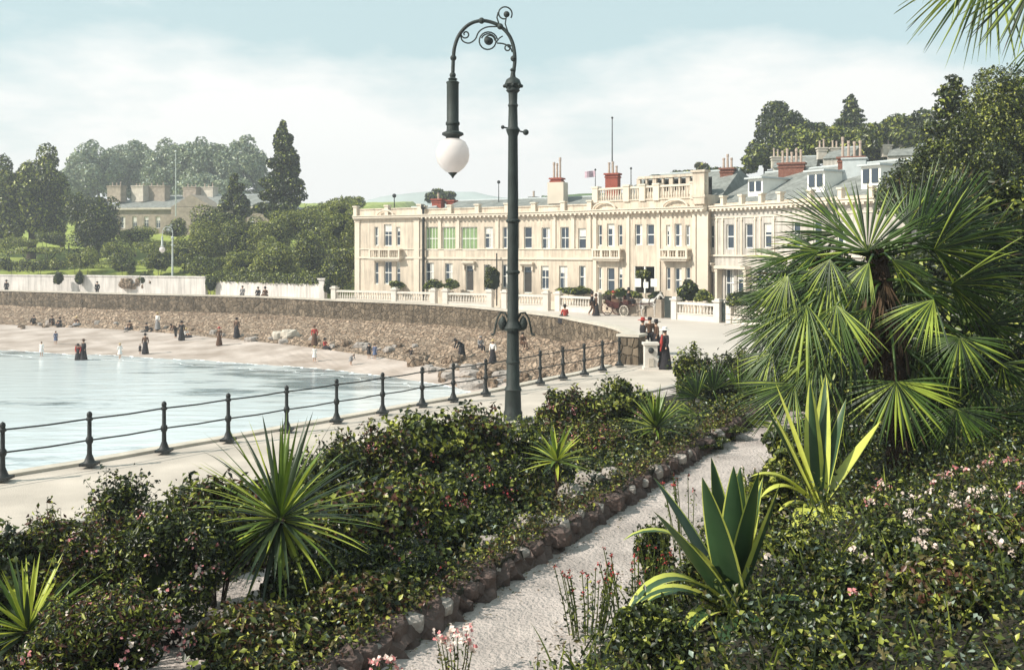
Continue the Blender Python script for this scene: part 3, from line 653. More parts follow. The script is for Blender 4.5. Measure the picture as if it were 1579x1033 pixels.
for k in range(9): q = inn[0]+ud*(u3+(u5-u3)*k/8); mb.box((q.x, q.y, 9.9), (.35 if k % 2 == 0 else .16, .22, 1.4), aa)
mb.build('attic_arcade', 'stucco', b3)
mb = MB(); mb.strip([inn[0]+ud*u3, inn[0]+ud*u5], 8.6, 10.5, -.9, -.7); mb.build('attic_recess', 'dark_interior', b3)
rf3 = gable_roof(b3, inward(PC, 1.9), 9.5, 8.8, 11.3, hip=1.0)
# grey wing
b4 = thing('slate_roofed_wing', 'grey wing with slate roof, white dormers and brick chimneys, running behind the fan palm', 'building', (*PD[0], 0))
wl_ = MB()
opsD = [[(1091, 1101, 347, 383, 'win'), (1120, 1131.5, 346, 384, 'win'), (1149, 1160.5, 345, 383, 'win'), (1178, 1189.5, 344, 382, 'win'),
         (1091, 1099, 412, 458, 'door'), (1118, 1131.5, 415, 458, 'win'), (1136, 1146, 415, 456, 'win'), (1166, 1180, 415, 460, 'win')],
        [(1222, 1234, 342, 381, 'win'), (1254, 1267, 341, 381, 'win'), (1290, 1304, 340, 381, 'win'), (1225, 1240, 418, 465, 'win'), (1270, 1290, 418, 468, 'win')], []]
for i in range(3): facade(wl_, PD[i], PD[i+1], -.3, ZC, opsD[i], b4)
shell(wl_, PD, 12, ZC); wl_.build('wall', 'stucco_grey', b4); cornice(b4, PD, ZC, True)
mb = MB(); mb.strip(PD, ZC+.24, 8.3, -.25, .02); mb.build('parapet', 'stucco', b4)
pier_blocks(b4, PD, 2.2, ZC+.25, 8.75, .3, .1)
mb = MB(); mb.strip(PD, 4.4, 4.52, 0, .14); mb.strip(PD, 7.2, 7.28, 0, .06); mb.build('string_course', 'trim', b4)
A, B = PD[:2]; [pilaster(b4, A, B, q, .12, 4.5, 7.2, .08) for q in (1106, 1115, 1136, 1144, 1165, 1173, 1194)]
mb = MB(); ud = (B-A).normalized(); u0 = seg_hit(A, B, 1110)[0]; u1 = seg_hit(A, B, 1158)[0]; q0, q1 = A+ud*u0, A+ud*u1
mb.strip([q0, q1], 3.5, 3.72, .02, .6); mb.build('bay_cornice', 'trim', b4); [pilaster(b4, A, B, q, .22, -.1, 3.5, .5) for q in (1112, 1156)]
rf4 = gable_roof(b4, PD, 12, 8.15, 10.9, inset=.15)
def dormer(px, pt, pb, i):
    A, B = PD[i:i+2]; u, D = seg_hit(A, B, px); ud = (B-A).normalized(); nn = Vector((ud.y, -ud.x)); aa = math.atan2(ud.y, ud.x)
    c = A+ud*u-nn*1.5; D = c.y; zt = EYE-(pt-HY)/F*D; zb = 8.6; wv = 1.5
    mb = MB(); q = c-nn*1.6; mb.box((q.x, q.y, (zt+zb)/2), (wv, 3.2, zt-zb), aa); d = mb.build('dormer', 'white_paint', b4)
    mb = MB(); q = c-nn*1.7; mb.box((q.x, q.y, zt+.06), (wv+.3, 3.9, .12), aa); mb.build('dormer_roof', 'lead', d)
    for s in (-1, 1):
        q = c+ud*s*.34+nn*.03; mb = MB(); mb.box((q.x, q.y, (zt+zb)/2+.18), (.48, .05, zt-zb-.75), aa); mb.build('dormer_pane', 'glass', d)
dormer(1141, 276, 305, 0); dormer(1234, 265, 300, 1); dormer(1318, 256, 290, 1)
def chim(par, px, pt, pb, D, wpx, pots, mname, pot_h=.9, dep=.8, rz=-.7):
    p = XY(px, D); k = D/F; return stack(par, (p.x, p.y), (wpx*k, dep), EYE-(pb-HY)*k-.4, EYE-(pt-HY)*k, pots, mname, rz*.0+math.radians(-25), pot_h)
chim(rf4, 1122, 262, 290, 78, 20, 3, 'brown_brick', 1.0); chim(rf4, 1221, 254, 283, 73, 38, 5, 'brown_brick', 1.0); chim(rf4, 1313, 245, 274, 69, 38, 4, 'brown_brick', 1.3)
mb = MB(); p = XY(1318, 66.5); mb.box((p.x, p.y, 10.3), (1.5, 1.3, 1.5), -.4); mb.box((p.x, p.y, 11.08), (1.7, 1.5, .1), -.4); mb.build('water_tank', 'lead', rf4)
# roof-line chimneys of the middle range
rf2 = [c for c in b2.children if c.name.startswith('roof')][0]
chim(rf2, 676, 309, 318, 96, 16, 1, 'red_brick', .9); chim(rf2, 697, 311, 318, 96, 12, 0, 'red_brick'); chim(rf2, 769, 313, 322, 92, 14, 0, 'old_stone'); chim(rf2, 859, 277, 300, 87, 17, 3, 'red_brick', 1.6)
mb = MB(); p = XY(860, 86.5); mb.box((p.x, p.y, 9.9), (1.5, 1.2, 1.9), -.4); mb.build('chimney_base', 'trim', rf2)
chim(rf2, 823, 306, 320, 91, 9, 1, 'slate', .5)
chim(rf3, 945, 270, 296, 83, 20, 3, 'red_brick', .9); chim(rf3, 1012, 272, 283, 80, 6, 0, 'slate')
def pole(name, label, px, pb, pt, D, r=.05, cat='pole', ball=.1, matn='iron_dark'):
    b_ = P(px, pb, D); t_ = P(px, pt, D); o = thing(name, label, cat, b_); mb = MB(); mb.tube([b_-Vector((0, 0, .4)), t_], [r, r*.6], 8); mb.build('shaft', matn, o)
    mb = MB(); mb.ball(t_, ball, 8); mb.build('finial', matn, o); return o
pole('roof_pole', 'tall thin mast rising behind the red chimney stack of the balustraded pavilion', 944, 270, 182, 84, .06)
pole('roof_pole', 'short dark pole with round knob on the terrace roof left of the street lamp', 769, 322, 281, 91, .05, ball=.16)
pole('roof_pole', 'thin pole on the roof behind the rooftop balustrade', 973, 292, 260, 82, .05)
pole('roof_pole', 'stubby weathervane pole on the roof of the far left end house', 608, 324, 302, 94, .06, ball=.2)
fp = pole('flagpole', 'small pole with a faded pink flag behind the terrace roof', 918, 290, 262, 92, .04, 'flagpole')
mb = MB(); q = P(918, 263, 92); mb.add(*grid_mesh([[(q.x-1.0*i/5, q.y+.12*math.sin(i*1.3), q.z-.6*j-.12*i/5) for i in range(6)] for j in (0, 1)])); mb.build('flag', 'flag_cloth', fp)
# ---- balustrades along the front gardens
def bal_run(label, p0, D0, p1, D1, mid=None, h=1.15, last=True):
    a, b_ = XY(p0, D0), XY(p1, D1); t = thing('garden_balustrade', label, 'balustrade', (*a, -.12), 'stone balustrades along the front gardens')
    ud = (b_-a).normalized(); aa = math.atan2(ud.y, ud.x); L = (b_-a).length
    mb = MB(); mb.strip([a, b_], -.2, .32, -.15, .15); mb.strip([a, b_], .32, .38, -.19, .19); mb.build('base_rail', 'balustrade_stone', t)
    mb = MB(); mb.strip([a, b_], h-.17, h, -.17, .17); mb.build('top_rail', 'balustrade_stone', t)
    mb = MB(); n = int(L/.26)
    for k in range(n):
        q = a+ud*(k+.5)*L/n; mb.lathe((q.x, q.y, .37), [(.05, 0), (.085, .18), (.04, .45), (.06, h-.53)], 6)
    mb.build('baluster_row', 'balustrade_stone', t)
    for q in [a, b_]+([a.lerp(b_, .62)] if mid else []):
        mb = MB(); mb.box((q.x, q.y, .55), (.5, .5, 1.5), aa); mb.box((q.x, q.y, 1.34), (.66, .66, .12), aa); mb.box((q.x, q.y, 1.45), (.4, .4, .14), aa); mb.build('pier', 'balustrade_stone', t)
bal_run('longest stone balustrade, in front of the far left end house', 516, 90.5, 669, 85.6, True)
bal_run('stone balustrade under the door and two windows left of the ivy column', 688, 85, 756, 83)
bal_run('stone balustrade behind the street lamp, right of the ivy column', 779, 82.3, 843, 80.2)
bal_run('stone balustrade under the long clipped hedge left of the horse carriage', 862, 79.5, 922, 76.8)
bal_run('stone balustrade just right of the white horse', 1042, 70.2, 1108, 67.2)
bal_run('stone balustrade at the right, half hidden by the fan palm', 1127, 66.4, 1196, 62.8)
mb = MB(); a, b_ = XY(945, 76), XY(1022, 71.5); mb.strip([a, b_], -.2, 1.1, -.15, .15); mb.strip([a, b_], 1.1, 1.2, -.2, .2)
tag(mb.build('garden_wall', 'old_stone'), 'plain low stone wall behind the horse and carriage', 'wall')
gd = thing('garden_gate', 'dark gate between the stone piers right of the horse', 'gate', (*XY(1031, 71), -.1))
mb = MB(); a, b_ = XY(1025, 71.2), XY(1036, 70.6); mb.strip([a, b_], -.05, 1.5, -.03, .03); mb.build('gate_leaf', 'iron_green', gd)
gd = thing('garden_gate', 'dark gate between two balustrades under the slate roofed wing', 'gate', (*XY(1117, 67), -.1))
mb = MB(); a, b_ = XY(1112, 67.1), XY(1123, 66.5); mb.strip([a, b_], -.05, 1.45, -.03, .03); mb.build('gate_leaf', 'iron_green', gd)
for px, py, D, w_, h_, lb in ((984, 436, 74.6, 9, 13, 'white notice board hanging left in the porch of the pavilion'), (996, 439.5, 74.2, 7.5, 9, 'smallest white notice board, in the middle of the three by the porch'), (1008.5, 436, 73.6, 10, 12, 'white notice board on the right of the three by the porch')):
    q = P(px, py, D-1.6); k = D/F; o = thing('notice_board', lb, 'notice board', (q.x, q.y, -.1)); mb = MB(); mb.box(q, (w_*k, .06, h_*k), -.4); mb.build('board', 'white_paint', o)
    mb = MB(); mb.tube([(q.x, q.y+.08, -.1), (q.x, q.y+.08, q.z)], .025, 6); mb.build('post', 'iron_dark', o)
# ---- clipped plants of the front gardens
def gshrub(px, py, D, rx, ry, label, pal='hedge', n=1500, seed=1, name='garden_shrub', cat='shrub', core=.8, gz_=-.1, size=.22, dep=None, cr=.34, ncl=22, grp=None):
    c = P(px, py, D); k = D/F; rz_ = ry*k
    if name == 'bush': top = c.z+rz_; bot = max(c.z-rz_*1.6, min(c.z-rz_, gz_+.1)); c.z = (top+bot)/2; rz_ = (top-bot)/2; size *= .85; n = int(n*1.5)
    return shrub(name, label, cat, c, (rx*k, dep or rx*k, rz_), n, size, pal, seed, gz=gz_, stems=2, core=core, sprigs=8 if px > 280 and name == 'bush' else 0, nclump=ncl, cr=cr, group=grp)
gshrub(613, 440, 90.5, 13, 6, 'low round bush under the windows of the far left end house', seed=2, n=1200)
gshrub(670, 440, 87.2, 15, 8, 'clipped bush left of the garden gap in front of the terrace', seed=3)
gshrub(696, 440, 86.4, 11, 8, 'clipped bush right of the garden gap in front of the terrace', seed=4, n=1200)
gshrub(760, 430, 83.9, 14, 22, 'tall column of ivy climbing the terrace left of the street lamp', 'dark', 2600, 5, 'ivy_column', 'ivy', size=.2)
gshrub(888, 449, 80, 28, 7, 'long clipped hedge behind the balustrade left of the carriage', n=2200, seed=6, name='hedge', cat='hedge', dep=.7)
gshrub(965, 458, 76.3, 30, 14, 'large leafy bush behind the black carriage', 'bush', 3400, 7, dep=1.2)
gshrub(1012, 459, 74.2, 13, 10, 'small dark bush right behind the white horse', 'dark', 1300, 17)
gshrub(994, 424, 73.2, 13, 8, 'green climber hanging in the pavilion porch above the white boards', 'bush', 1300, 8, 'climbing_plant', 'climber', gz_=2.2, dep=.4)
gshrub(1064, 450, 70.8, 18, 18, 'dark round bush right of the pavilion porch', 'dark', 2600, 9)
gshrub(1085, 457, 69.8, 16, 9, 'pale yellow green bush behind the balustrade right of the horse', 'light', 1500, 10)
gshrub(1150, 462, 65.8, 28, 15, 'wide dark bush in the garden of the slate roofed wing', 'dark', 2600, 11, dep=1.2)

# ------------------------------------------------------------------ far left: garden wall, bank, manor
A_ = [XY(-120, 124), XY(0, 112), XY(150, 108.5), XY(318, 104)]
mb = MB(); mb.strip(A_, -.2, 1.9, -.25, .15); mb.strip(A_, 1.9, 2.05, -.32, .22); tag(mb.build('boundary_wall', 'limewash'), 'pale rendered wall along the road below the lawn at far left', 'wall')
A_ = [XY(334, 103.4), XY(420, 98.6), XY(498, 94.5)]
t = thing('boundary_wall', 'white wall with a clipped hedge on top below the wooded bank', 'wall', (*A_[0], -.1)); mb = MB(); mb.strip(A_, -.2, 1.55, -.25, .15); mb.build('wall', 'limewash', t)
mb = MB(); q = A_[-1]; mb.box((q.x, q.y, .9), (.6, .6, 2.2), -.3); mb.box((q.x, q.y, 2.05), (.8, .8, .15), -.3); mb.build('gate_pier', 'limewash', t)
def hedge_box(label, p0, D0, p1, D1, z0, z1, wd, n, seed, pal='hedge', size=.22):
    rng = np.random.default_rng(seed); a, b_ = XY(p0, D0), XY(p1, D1); t = thing('hedge', label, 'hedge', (*a, z0)); ud = (b_-a).normalized(); nn = Vector((ud.y, -ud.x)); L = (b_-a).length
    u = rng.uniform(0, L, n); side = rng.random(n); o = np.where(side < .45, wd/2, np.where(side < .8, rng.uniform(-wd/2, wd/2, n), -wd/2)); z = np.where((side >= .45) & (side < .8), z1, rng.uniform(z0, z1, n))
    jit = .10*np.sin(u*2.1)+.06*np.sin(u*5.3); z = z+jit*(z > (z0+z1)/2)
    p = np.stack([a.x+ud.x*u+nn.x*o, a.y+ud.y*u+nn.y*o, z], 1)+rng.normal(size=(n, 3))*.07; nr = np.where(((side >= .45) & (side < .8))[:, None], [0, 0, 1], np.array([nn.x, nn.y, .2])[None, :]*np.sign(o)[:, None])
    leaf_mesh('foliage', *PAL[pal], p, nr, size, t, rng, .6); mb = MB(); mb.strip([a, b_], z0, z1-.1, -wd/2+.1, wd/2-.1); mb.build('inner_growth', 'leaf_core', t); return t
hedge_box('clipped hedge capping the white wall below the wooded bank', 334, 103.8, 497, 94.9, 1.56, 2.35, .9, 5200, 21)
gshrub(325, 437, 103, 9.5, 14, 'clipped upright shrub at the left end of the white wall', 'hedge', 1600, 22, name='clipped_shrub', core=.85)
gshrub(507, 441, 92.8, 8, 14, 'clipped dark green shrub beside the right gate pier of the white wall', 'dark', 1600, 23, name='clipped_shrub', core=.85)
# manor
mn = thing('manor_house', 'long stone manor house with slate roof and pediment, half hidden in trees on the left', 'building', (*XY(290, 152), 7))
mf = [XY(150, 156), XY(262, 153), XY(420, 149)]; wl_ = MB()
facade(wl_, mf[0], mf[1], 5, 11.3, [(q, q+7, 334, 352, 'win') for q in (168, 186, 204, 222, 240)], mn); facade(wl_, mf[1], mf[2], 5, 11.3, [(q, q+7, 334, 350, 'win') for q in (272, 290, 308, 345, 365, 385)], mn)
shell(wl_, mf, 12, 11.3); wl_.build('wall', 'old_stone', mn); mb = MB(); mb.strip(mf, 11.2, 11.5, -.2, .5); mb.build('cornice', 'coping', mn)
rfm = gable_roof(mn, mf, 12, 11.45, 13.7, ov=.3, hip=4)
a, b_ = XY(270, 151.5), XY(332, 150.2); mb = MB(); ud = (b_-a).normalized(); nn = Vector((ud.y, -ud.x)); c = (a+b_)/2
fr_ = [a+nn*1.2, b_+nn*1.2, c+nn*1.2]; bk = [a-nn*3, b_-nn*3, c-nn*3]
V = [(fr_[0].x, fr_[0].y, 11.5), (fr_[1].x, fr_[1].y, 11.5), (fr_[2].x, fr_[2].y, 13.4), (bk[0].x, bk[0].y, 11.5), (bk[1].x, bk[1].y, 11.5), (bk[2].x, bk[2].y, 13.4)]
mb.add(V, [(0, 1, 2), (3, 5, 4), (0, 2, 5, 3), (1, 4, 5, 2), (0, 3, 4, 1)]); mb.build('pediment', 'old_stone', mn)
mb = MB(); mb.strip([fr_[0]-nn, fr_[1]-nn], 5, 11.45, 0, 1.0); mb.build('portico', 'old_stone', mn)
for px, w_, n_ in ((180, 28, 0), (216, 24, 0), (243, 40, 0), (296, 26, 0), (322, 26, 0)):
    chim(rfm, px, 288+(2 if px > 290 else 0), 306, 158, w_, 3, 'coping' if px in (216, 322) else 'old_stone', .6, 1.2)
pole('flagpole', 'tall white flagpole standing in front of the manor house', 271, 330, 234, 147, .11, 'flagpole', .2, 'iron_pale')
# trees and bushes on the bank
hill_rng = np.random.default_rng(77); Pn = []
for px, D, w_ in [(a_, d_, 1) for a_ in range(285, 552, 3) for d_ in np.arange(100, 130, 1.1)]:
    q = XY(px+hill_rng.uniform(-2, 2), d_ := D) if False else XY(px+hill_rng.uniform(-2, 2), D)
    if D < front_y(q.x)+3: continue
    for i_ in range(11): Pn.append((q.x+hill_rng.normal()*.4, q.y+hill_rng.normal()*.4, onh(H1, q.x, q.y)+hill_rng.uniform(.1, 1.6)))
leaf_mesh('undergrowth', *PAL['light'], np.array(Pn), np.tile([0, -.4, .8], (len(Pn), 1)), .34, None, hill_rng, .6)['kind'] = 'stuff'
def ptree(name, label, px, D, pt, rx, ry, n, size, pal, seed, T=H1, grp=None, shape='round', ncl=26, cr=.34, trunk=.3, dep=.9):
    b_ = hp(T, px, D); k = D/F
    if shape == 'round':
        top = EYE-(pt-HY)*k; bot = min(top-2*ry*k, b_.z+(.6 if name != 'deciduous_tree' or grp else 1.2)); ry = (top-bot)/2/k; n = int(n*1.4); size *= .85
    return tree(name, label, 'tree', b_, EYE-(pt-HY)*k, (rx*k, rx*k*dep, ry*k), n, size, pal, seed, grp, ncl, cr, trunk, shape)
G1 = 'hazy trees on the skyline behind the manor house'
for q in ((150, 215, 218, 50, 44, 'pale hazy tree on the skyline left of the manor house'), (212, 222, 222, 46, 42, 'pale hazy tree standing directly behind the manor roof'), (258, 213, 215, 42, 46, 'pale hazy tree behind the flagpole'),
          (312, 213, 211, 52, 48, 'broadest pale hazy tree, right of the flagpole on the skyline'), (374, 210, 212, 45, 46, 'pale hazy tree left of the tall dark pine'), (118, 225, 262, 34, 34, 'small pale hazy tree between the big dark tree and the manor'), (340, 205, 268, 60, 34, 'low pale hazy tree at the back right of the manor')):
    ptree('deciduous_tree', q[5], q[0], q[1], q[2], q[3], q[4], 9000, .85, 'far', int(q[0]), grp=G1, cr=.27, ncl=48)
ptree('deciduous_tree', 'big dark green tree at the far left edge above the lawn', 48, 128, 229, 54, 58, 14000, .55, 'bush', 31, cr=.27, ncl=52, trunk=.5)
ptree('deciduous_tree', 'dark tree cut by the left edge of the view', -12, 132, 238, 34, 60, 7000, .55, 'dark', 32, cr=.3, ncl=40)
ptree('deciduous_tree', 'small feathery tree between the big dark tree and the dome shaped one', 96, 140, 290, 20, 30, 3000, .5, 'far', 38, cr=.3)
ptree('evergreen_tree', 'dome shaped dark evergreen in front of the left end of the manor', 148, 124, 298, 45, 42, 12000, .35, 'dark', 33, cr=.4, ncl=34)
ptree('pine_tree', 'tall dark pointed pine rising highest over the wooded bank', 437, 118, 190, 40, 78, 15000, .42, 'dark', 34, shape='cone', ncl=16, trunk=.4)
ptree('evergreen_tree', 'dark upright evergreen between the manor pediment and the tall pine', 362, 120, 270, 30, 46, 8000, .36, 'dark', 35, shape='cone', ncl=12)
ptree('evergreen_tree', 'broad dark evergreen in front of the right end of the manor', 344, 117, 322, 50, 36, 9000, .34, 'bush', 36, cr=.33, ncl=34)
ptree('deciduous_tree', 'rounded green tree low behind the pine at its right', 482, 135, 322, 36, 22, 5000, .4, 'dark', 37)
bush_rows = [  # px, py(centre), D, rx, ry, pal, n, label
 (20, 372, 121, 26, 9, 'light', 2200, 'low yellow green bush at far left on the lawn'), (76, 366, 124, 22, 10, 'hedge', 1800, 'rounded green bush under the big dark tree'), (50, 408, 113, 24, 9, 'dark', 1800, 'dark low bush against the pale wall at far left'),
 (10, 408, 113, 16, 9, 'dark', 1400, 'dark low bush at the extreme left above the pale wall'), (88, 407, 112.5, 14, 10, 'bush', 1400, 'small bush between the dark low bush and the flower slope'), (127, 397, 113, 24, 16, 'bush', 2600, 'tangled bush on the slope above the pale wall'),
 (190, 404, 111, 23, 16, 'hedge', 2600, 'neat domed bush above the pale wall left of the far lamp'), (213, 362, 128, 34, 12, 'light', 2800, 'pale yellowish hedge bush below the manor windows'), (178, 386, 120, 26, 10, 'light', 2000, 'light green bush behind the neat domed bush'),
 (245, 402, 110, 20, 20, 'dark', 2600, 'dark tall bush just left of the far street lamp'), (236, 380, 118, 26, 9, 'light', 2000, 'pale bush row behind the dark tall bush'), (282, 388, 112, 24, 18, 'bush', 3000, 'leafy bush just right of the far street lamp'),
 (270, 352, 128, 20, 14, 'dark', 2200, 'round dark tree-like bush below the pediment'), (318, 410, 106, 30, 14, 'hedge', 3200, 'long rounded bush above the clipped upright shrub'), (315, 372, 114, 32, 28, 'bush', 4800, 'large bush in the middle of the wooded bank'),
 (372, 362, 112, 32, 30, 'dark', 4800, 'large dark bush left of centre on the wooded bank'), (372, 404, 103.5, 30, 18, 'bush', 3800, 'bush directly behind the left half of the capped wall'), (425, 356, 111, 36, 24, 'light', 5000, 'light yellow green bush below the tall pine'),
 (424, 396, 101.5, 36, 26, 'bush', 5000, 'dense bush behind the middle of the capped wall'), (478, 384, 100, 34, 34, 'dark', 6000, 'high dark bush behind the right half of the capped wall'), (470, 342, 112, 34, 22, 'olive', 4500, 'olive green bush right of the pine'),
 (522, 348, 103, 32, 34, 'olive', 5600, 'tall olive bush against the side of the end house'), (522, 410, 96.5, 25, 32, 'dark', 5200, 'dark bush pressed against the side wall of the end house'), (518, 320, 118, 34, 12, 'light', 3200, 'long light hedge on the skyline left of the end house'),
 (60, 386, 118, 50, 5, 'light', 2200, 'long low bank of bright leaves across the lawn')]
for i, (px, py, D, rx, ry, pal, n, lb) in enumerate(bush_rows):
    pal = {'dark': 'bush', 'bush': 'light', 'olive': 'light'}.get(pal, pal)
    b_ = hp(H1, px, D); gshrub(px, py, D, rx, ry, lb, pal, n, 40+i, 'bush', 'bush', core=.5, gz_=min(b_.z, EYE-(py+ry-HY)*D/F+.2)-.3, size=.27, cr=.36)
def slope_hedge(label, pts, h, seed):
    rng = np.random.default_rng(seed); P_ = []; q0 = hp(H1, *pts[0]); t = thing('hedge', label, 'hedge', q0); pl = smooth_line([tuple(hp(H1, *q)) for q in pts], 8); V_ = []
    for i in range(2600):
        f = rng.random()*(len(pl)-1.001); a = pl[int(f)].lerp(pl[int(f)+1], f-int(f)); s_ = rng.uniform(-1, 1); P_.append((a.x+rng.normal()*.1, a.y+s_*.8, a.z+h*rng.uniform(.0, 1)**.5+.1*math.sin(f*5)))
    leaf_mesh('foliage', *PAL['light'], np.array(P_), np.tile([-.2, -.5, .8], (len(P_), 1)), .26, t, rng, .6)
slope_hedge('long trimmed hedge running across the upper lawn at far left', [(-20, 132), (60, 130), (140, 128), (200, 127)], 1.3, 1)
slope_hedge('long trimmed hedge running across the lower lawn at far left', [(-20, 119), (50, 118), (120, 117), (240, 116)], 1.0, 2)
slope_hedge('trimmed hedge curving below the manor house between two lawns', [(150, 138), (220, 134), (300, 128)], 1.2, 3)
# rock ornaments in front of the pale wall
for i, (px, py, s) in enumerate(((196, 437, .9), (207, 441, .7), (216, 435, .6), (228, 440, .8), (240, 434, 1.0), (252, 440, .8), (262, 442, .6))):
    q = P(px, py, 107); rock('ornamental_rock', 'pinkish boulder piled below the pale wall beside the far street lamp', 'rock', (q.x, q.y, max(.1, q.z)), s, i+3, 'revetment', 'rock pile beside the far street lamp')
gshrub(224, 429, 106.8, 9, 9, 'small green bush growing between the piled boulders', 'hedge', 900, 70, 'bush', 'bush')
for i, (px, lb) in enumerate(((90, 'small bush hanging over the pale wall at far left'), (122, 'second small bush hanging over the pale wall, left of the boulders'))):
    gshrub(px, 427, 108.4, 7, 9, lb, 'dark', 700, 72+i, 'bush', 'bush')
# hill trees above the grey wing
for (px, D, pt, rx, ry, n, pal, sh, lb) in (
    (1205, 118, 163, 46, 46, 11000, 'dark', 'round', 'large dark spreading tree on the hill left of the skyline pair'), (1250, 122, 186, 34, 30, 6000, 'dark', 'round', 'lower dark tree joining the two skyline trees'),
    (1312, 120, 147, 30, 40, 7500, 'dark', 'cone', 'dark ragged tree with a small leading tuft on the skyline'), (1352, 125, 188, 26, 24, 3500, 'bush', 'round', 'small rounded tree on the ridge right of the ragged tree'),
    (1180, 112, 222, 34, 22, 5000, 'bush', 'round', 'bushy tree low on the hill behind the left chimney'), (1120, 125, 258, 46, 8, 2500, 'dark', 'round', 'low dark tree line behind the ridge of the slate roof'),
    (1082, 130, 252, 12, 8, 900, 'olive', 'round', 'little round tree above the pavilion roof'), (1060, 132, 262, 24, 5, 900, 'dark', 'round', 'flat dark clump behind the pavilion roof'),
    (683, 160, 290, 24, 14, 3000, 'dark', 'round', 'lone dark tree showing above the terrace roof'), (540, 150, 303, 22, 12, 1600, 'light', 'round', 'light tree behind the far left end house'),
    (1250, 108, 200, 62, 30, 8000, 'bush', 'round', 'wide bushy tree behind the brick chimneys'), (1310, 104, 192, 56, 36, 8000, 'bush', 'round', 'light green tree on the slope above the dormers'),
    (1370, 100, 186, 54, 36, 8000, 'bush', 'round', 'bushy tree on the slope below the ridge houses'), (1430, 100, 172, 50, 44, 8000, 'dark', 'round', 'dark tree high on the slope at right')):
    T = H2 if px > 1100 else H3; b_ = hp(H2, px, D) if px > 1000 else Vector((*XY(px, D), 2.0)); k = D/F
    tree('hill_tree', lb, 'tree', b_, EYE-(pt-HY)*k, (rx*k, rx*k*.9, ry*k), n, .42 if px > 1000 else .5, pal, px, None, 30, .32, .3, sh)
# houses high on the hill
def hill_house(label, px, D, w_, pt, pb, pots):
    k = D/F; p = XY(px, D); t = thing('hill_house', label, 'building', (p.x, p.y, EYE-(pb-HY)*k-3)); zt = EYE-(pt+8-HY)*k; zb = EYE-(pb-HY)*k-3; ww = w_*k
    a, b_ = p-Vector((ww/2, -.8)), p+Vector((ww/2, -.8)); wl_ = MB(); facade(wl_, a, b_, zb, zt, [(px-w_*.3, px-w_*.3+5, pt+3, pt+12, 'win'), (px+w_*.15, px+w_*.15+5, pt+3, pt+12, 'win')], t)
    shell(wl_, [a, b_], 6, zt); wl_.build('wall', 'stucco_grey', t); r_ = gable_roof(t, [a, b_], 6, zt, zt+1.3, ov=.2)
    for s in (-.3, .3): stack(r_, (p.x+ww*s, p.y+2.6), (.9, .6), zt+.3, zt+1.2, min(2, pots), 'coping', 0, .8)
hill_house('pale house with tall chimneys high on the hill behind the brick chimney stacks', 1225, 100, 60, 250, 262, 3)
hill_house('pale house with many chimney pots higher up the slope, left of the dark conifer', 1396, 96, 46, 232, 250, 3)
hill_house('small pale house behind the ridge of the slate roof', 1290, 98, 34, 236, 256, 2)
# ------------------------------------------------------------------ promenade railing
rl = thing('promenade_railing', 'dark iron railing of stout posts along the seaward edge of the promenade', 'railing', (*posts[0], 0))
PR = before+posts
mb = MB(); mb.lathe((0, 0, 0), [(.15, 0), (.155, .05), (.11, .09), (.085, .16), (.055, .24), (.05, .46), (.075, .50), (.085, .55), (.075, .60), (.048, .64), (.045, .98), (.075, 1.0), (.08, 1.04), (.05, 1.07), (.062, 1.12), (.05, 1.17), (.01, 1.20)], 14)
mb.box((0, 0, .02), (.34, .34, .06)); p0 = mb.build('railing_post', 'iron_dark', rl, smooth=True, world=False)
for i, q in enumerate(PR):
    o = p0 if i == 0 else p0.copy()
    if i: C.objects.link(o)
    o.location = (q.x-posts[0].x, q.y-posts[0].y, .07)
for z in (1.10, .62):
    mb = MB()
    for a, b_ in zip(PR, PR[1:]):
        mb.tube([(a.x, a.y, z), ((a.x+b_.x)/2, (a.y+b_.y)/2, z-.018), (b_.x, b_.y, z)], .019, 6, cap=False)
    mb.build('rail', 'iron_dark', rl)
# stone pier and white fountain pillar where the railing ends
q = G(972, 562); t = thing('stone_pier', 'square rough stone pier closing the promenade railing at the corner of the cove', 'pier', (q.x+.1, q.y+.3, 0))
mb = MB(); mb.box((q.x+.1, q.y+.3, .6), (.92, .9, 1.2), -.5); mb.build('pier_block', 'sea_wall', t); mb = MB(); mb.box((q.x+.1, q.y+.3, 1.24), (1.04, 1.02, .1), -.5); mb.build('cap_stone', 'coping', t)
q = G(1004, 570); t = thing('drinking_fountain', 'white stone drinking fountain with a dark round basin opening beside the stone pier', 'fountain', (q.x, q.y+.2, 0))
mb = MB(); mb.box((q.x, q.y+.2, .5), (.52, .42, 1.0)); mb.box((q.x, q.y+.2, 1.05), (.64, .54, .1)); mb.box((q.x, q.y+.2, .05), (.62, .52, .1)); mb.build('body', 'balustrade_stone', t)
mb = MB(); mb.ball((q.x, q.y-.01, .78), .12, 10); mb.build('basin', 'iron_dark', t); mb = MB(); mb.box((q.x, q.y-.03, .3), (.2, .06, .34)); mb.build('panel', 'coping', t)

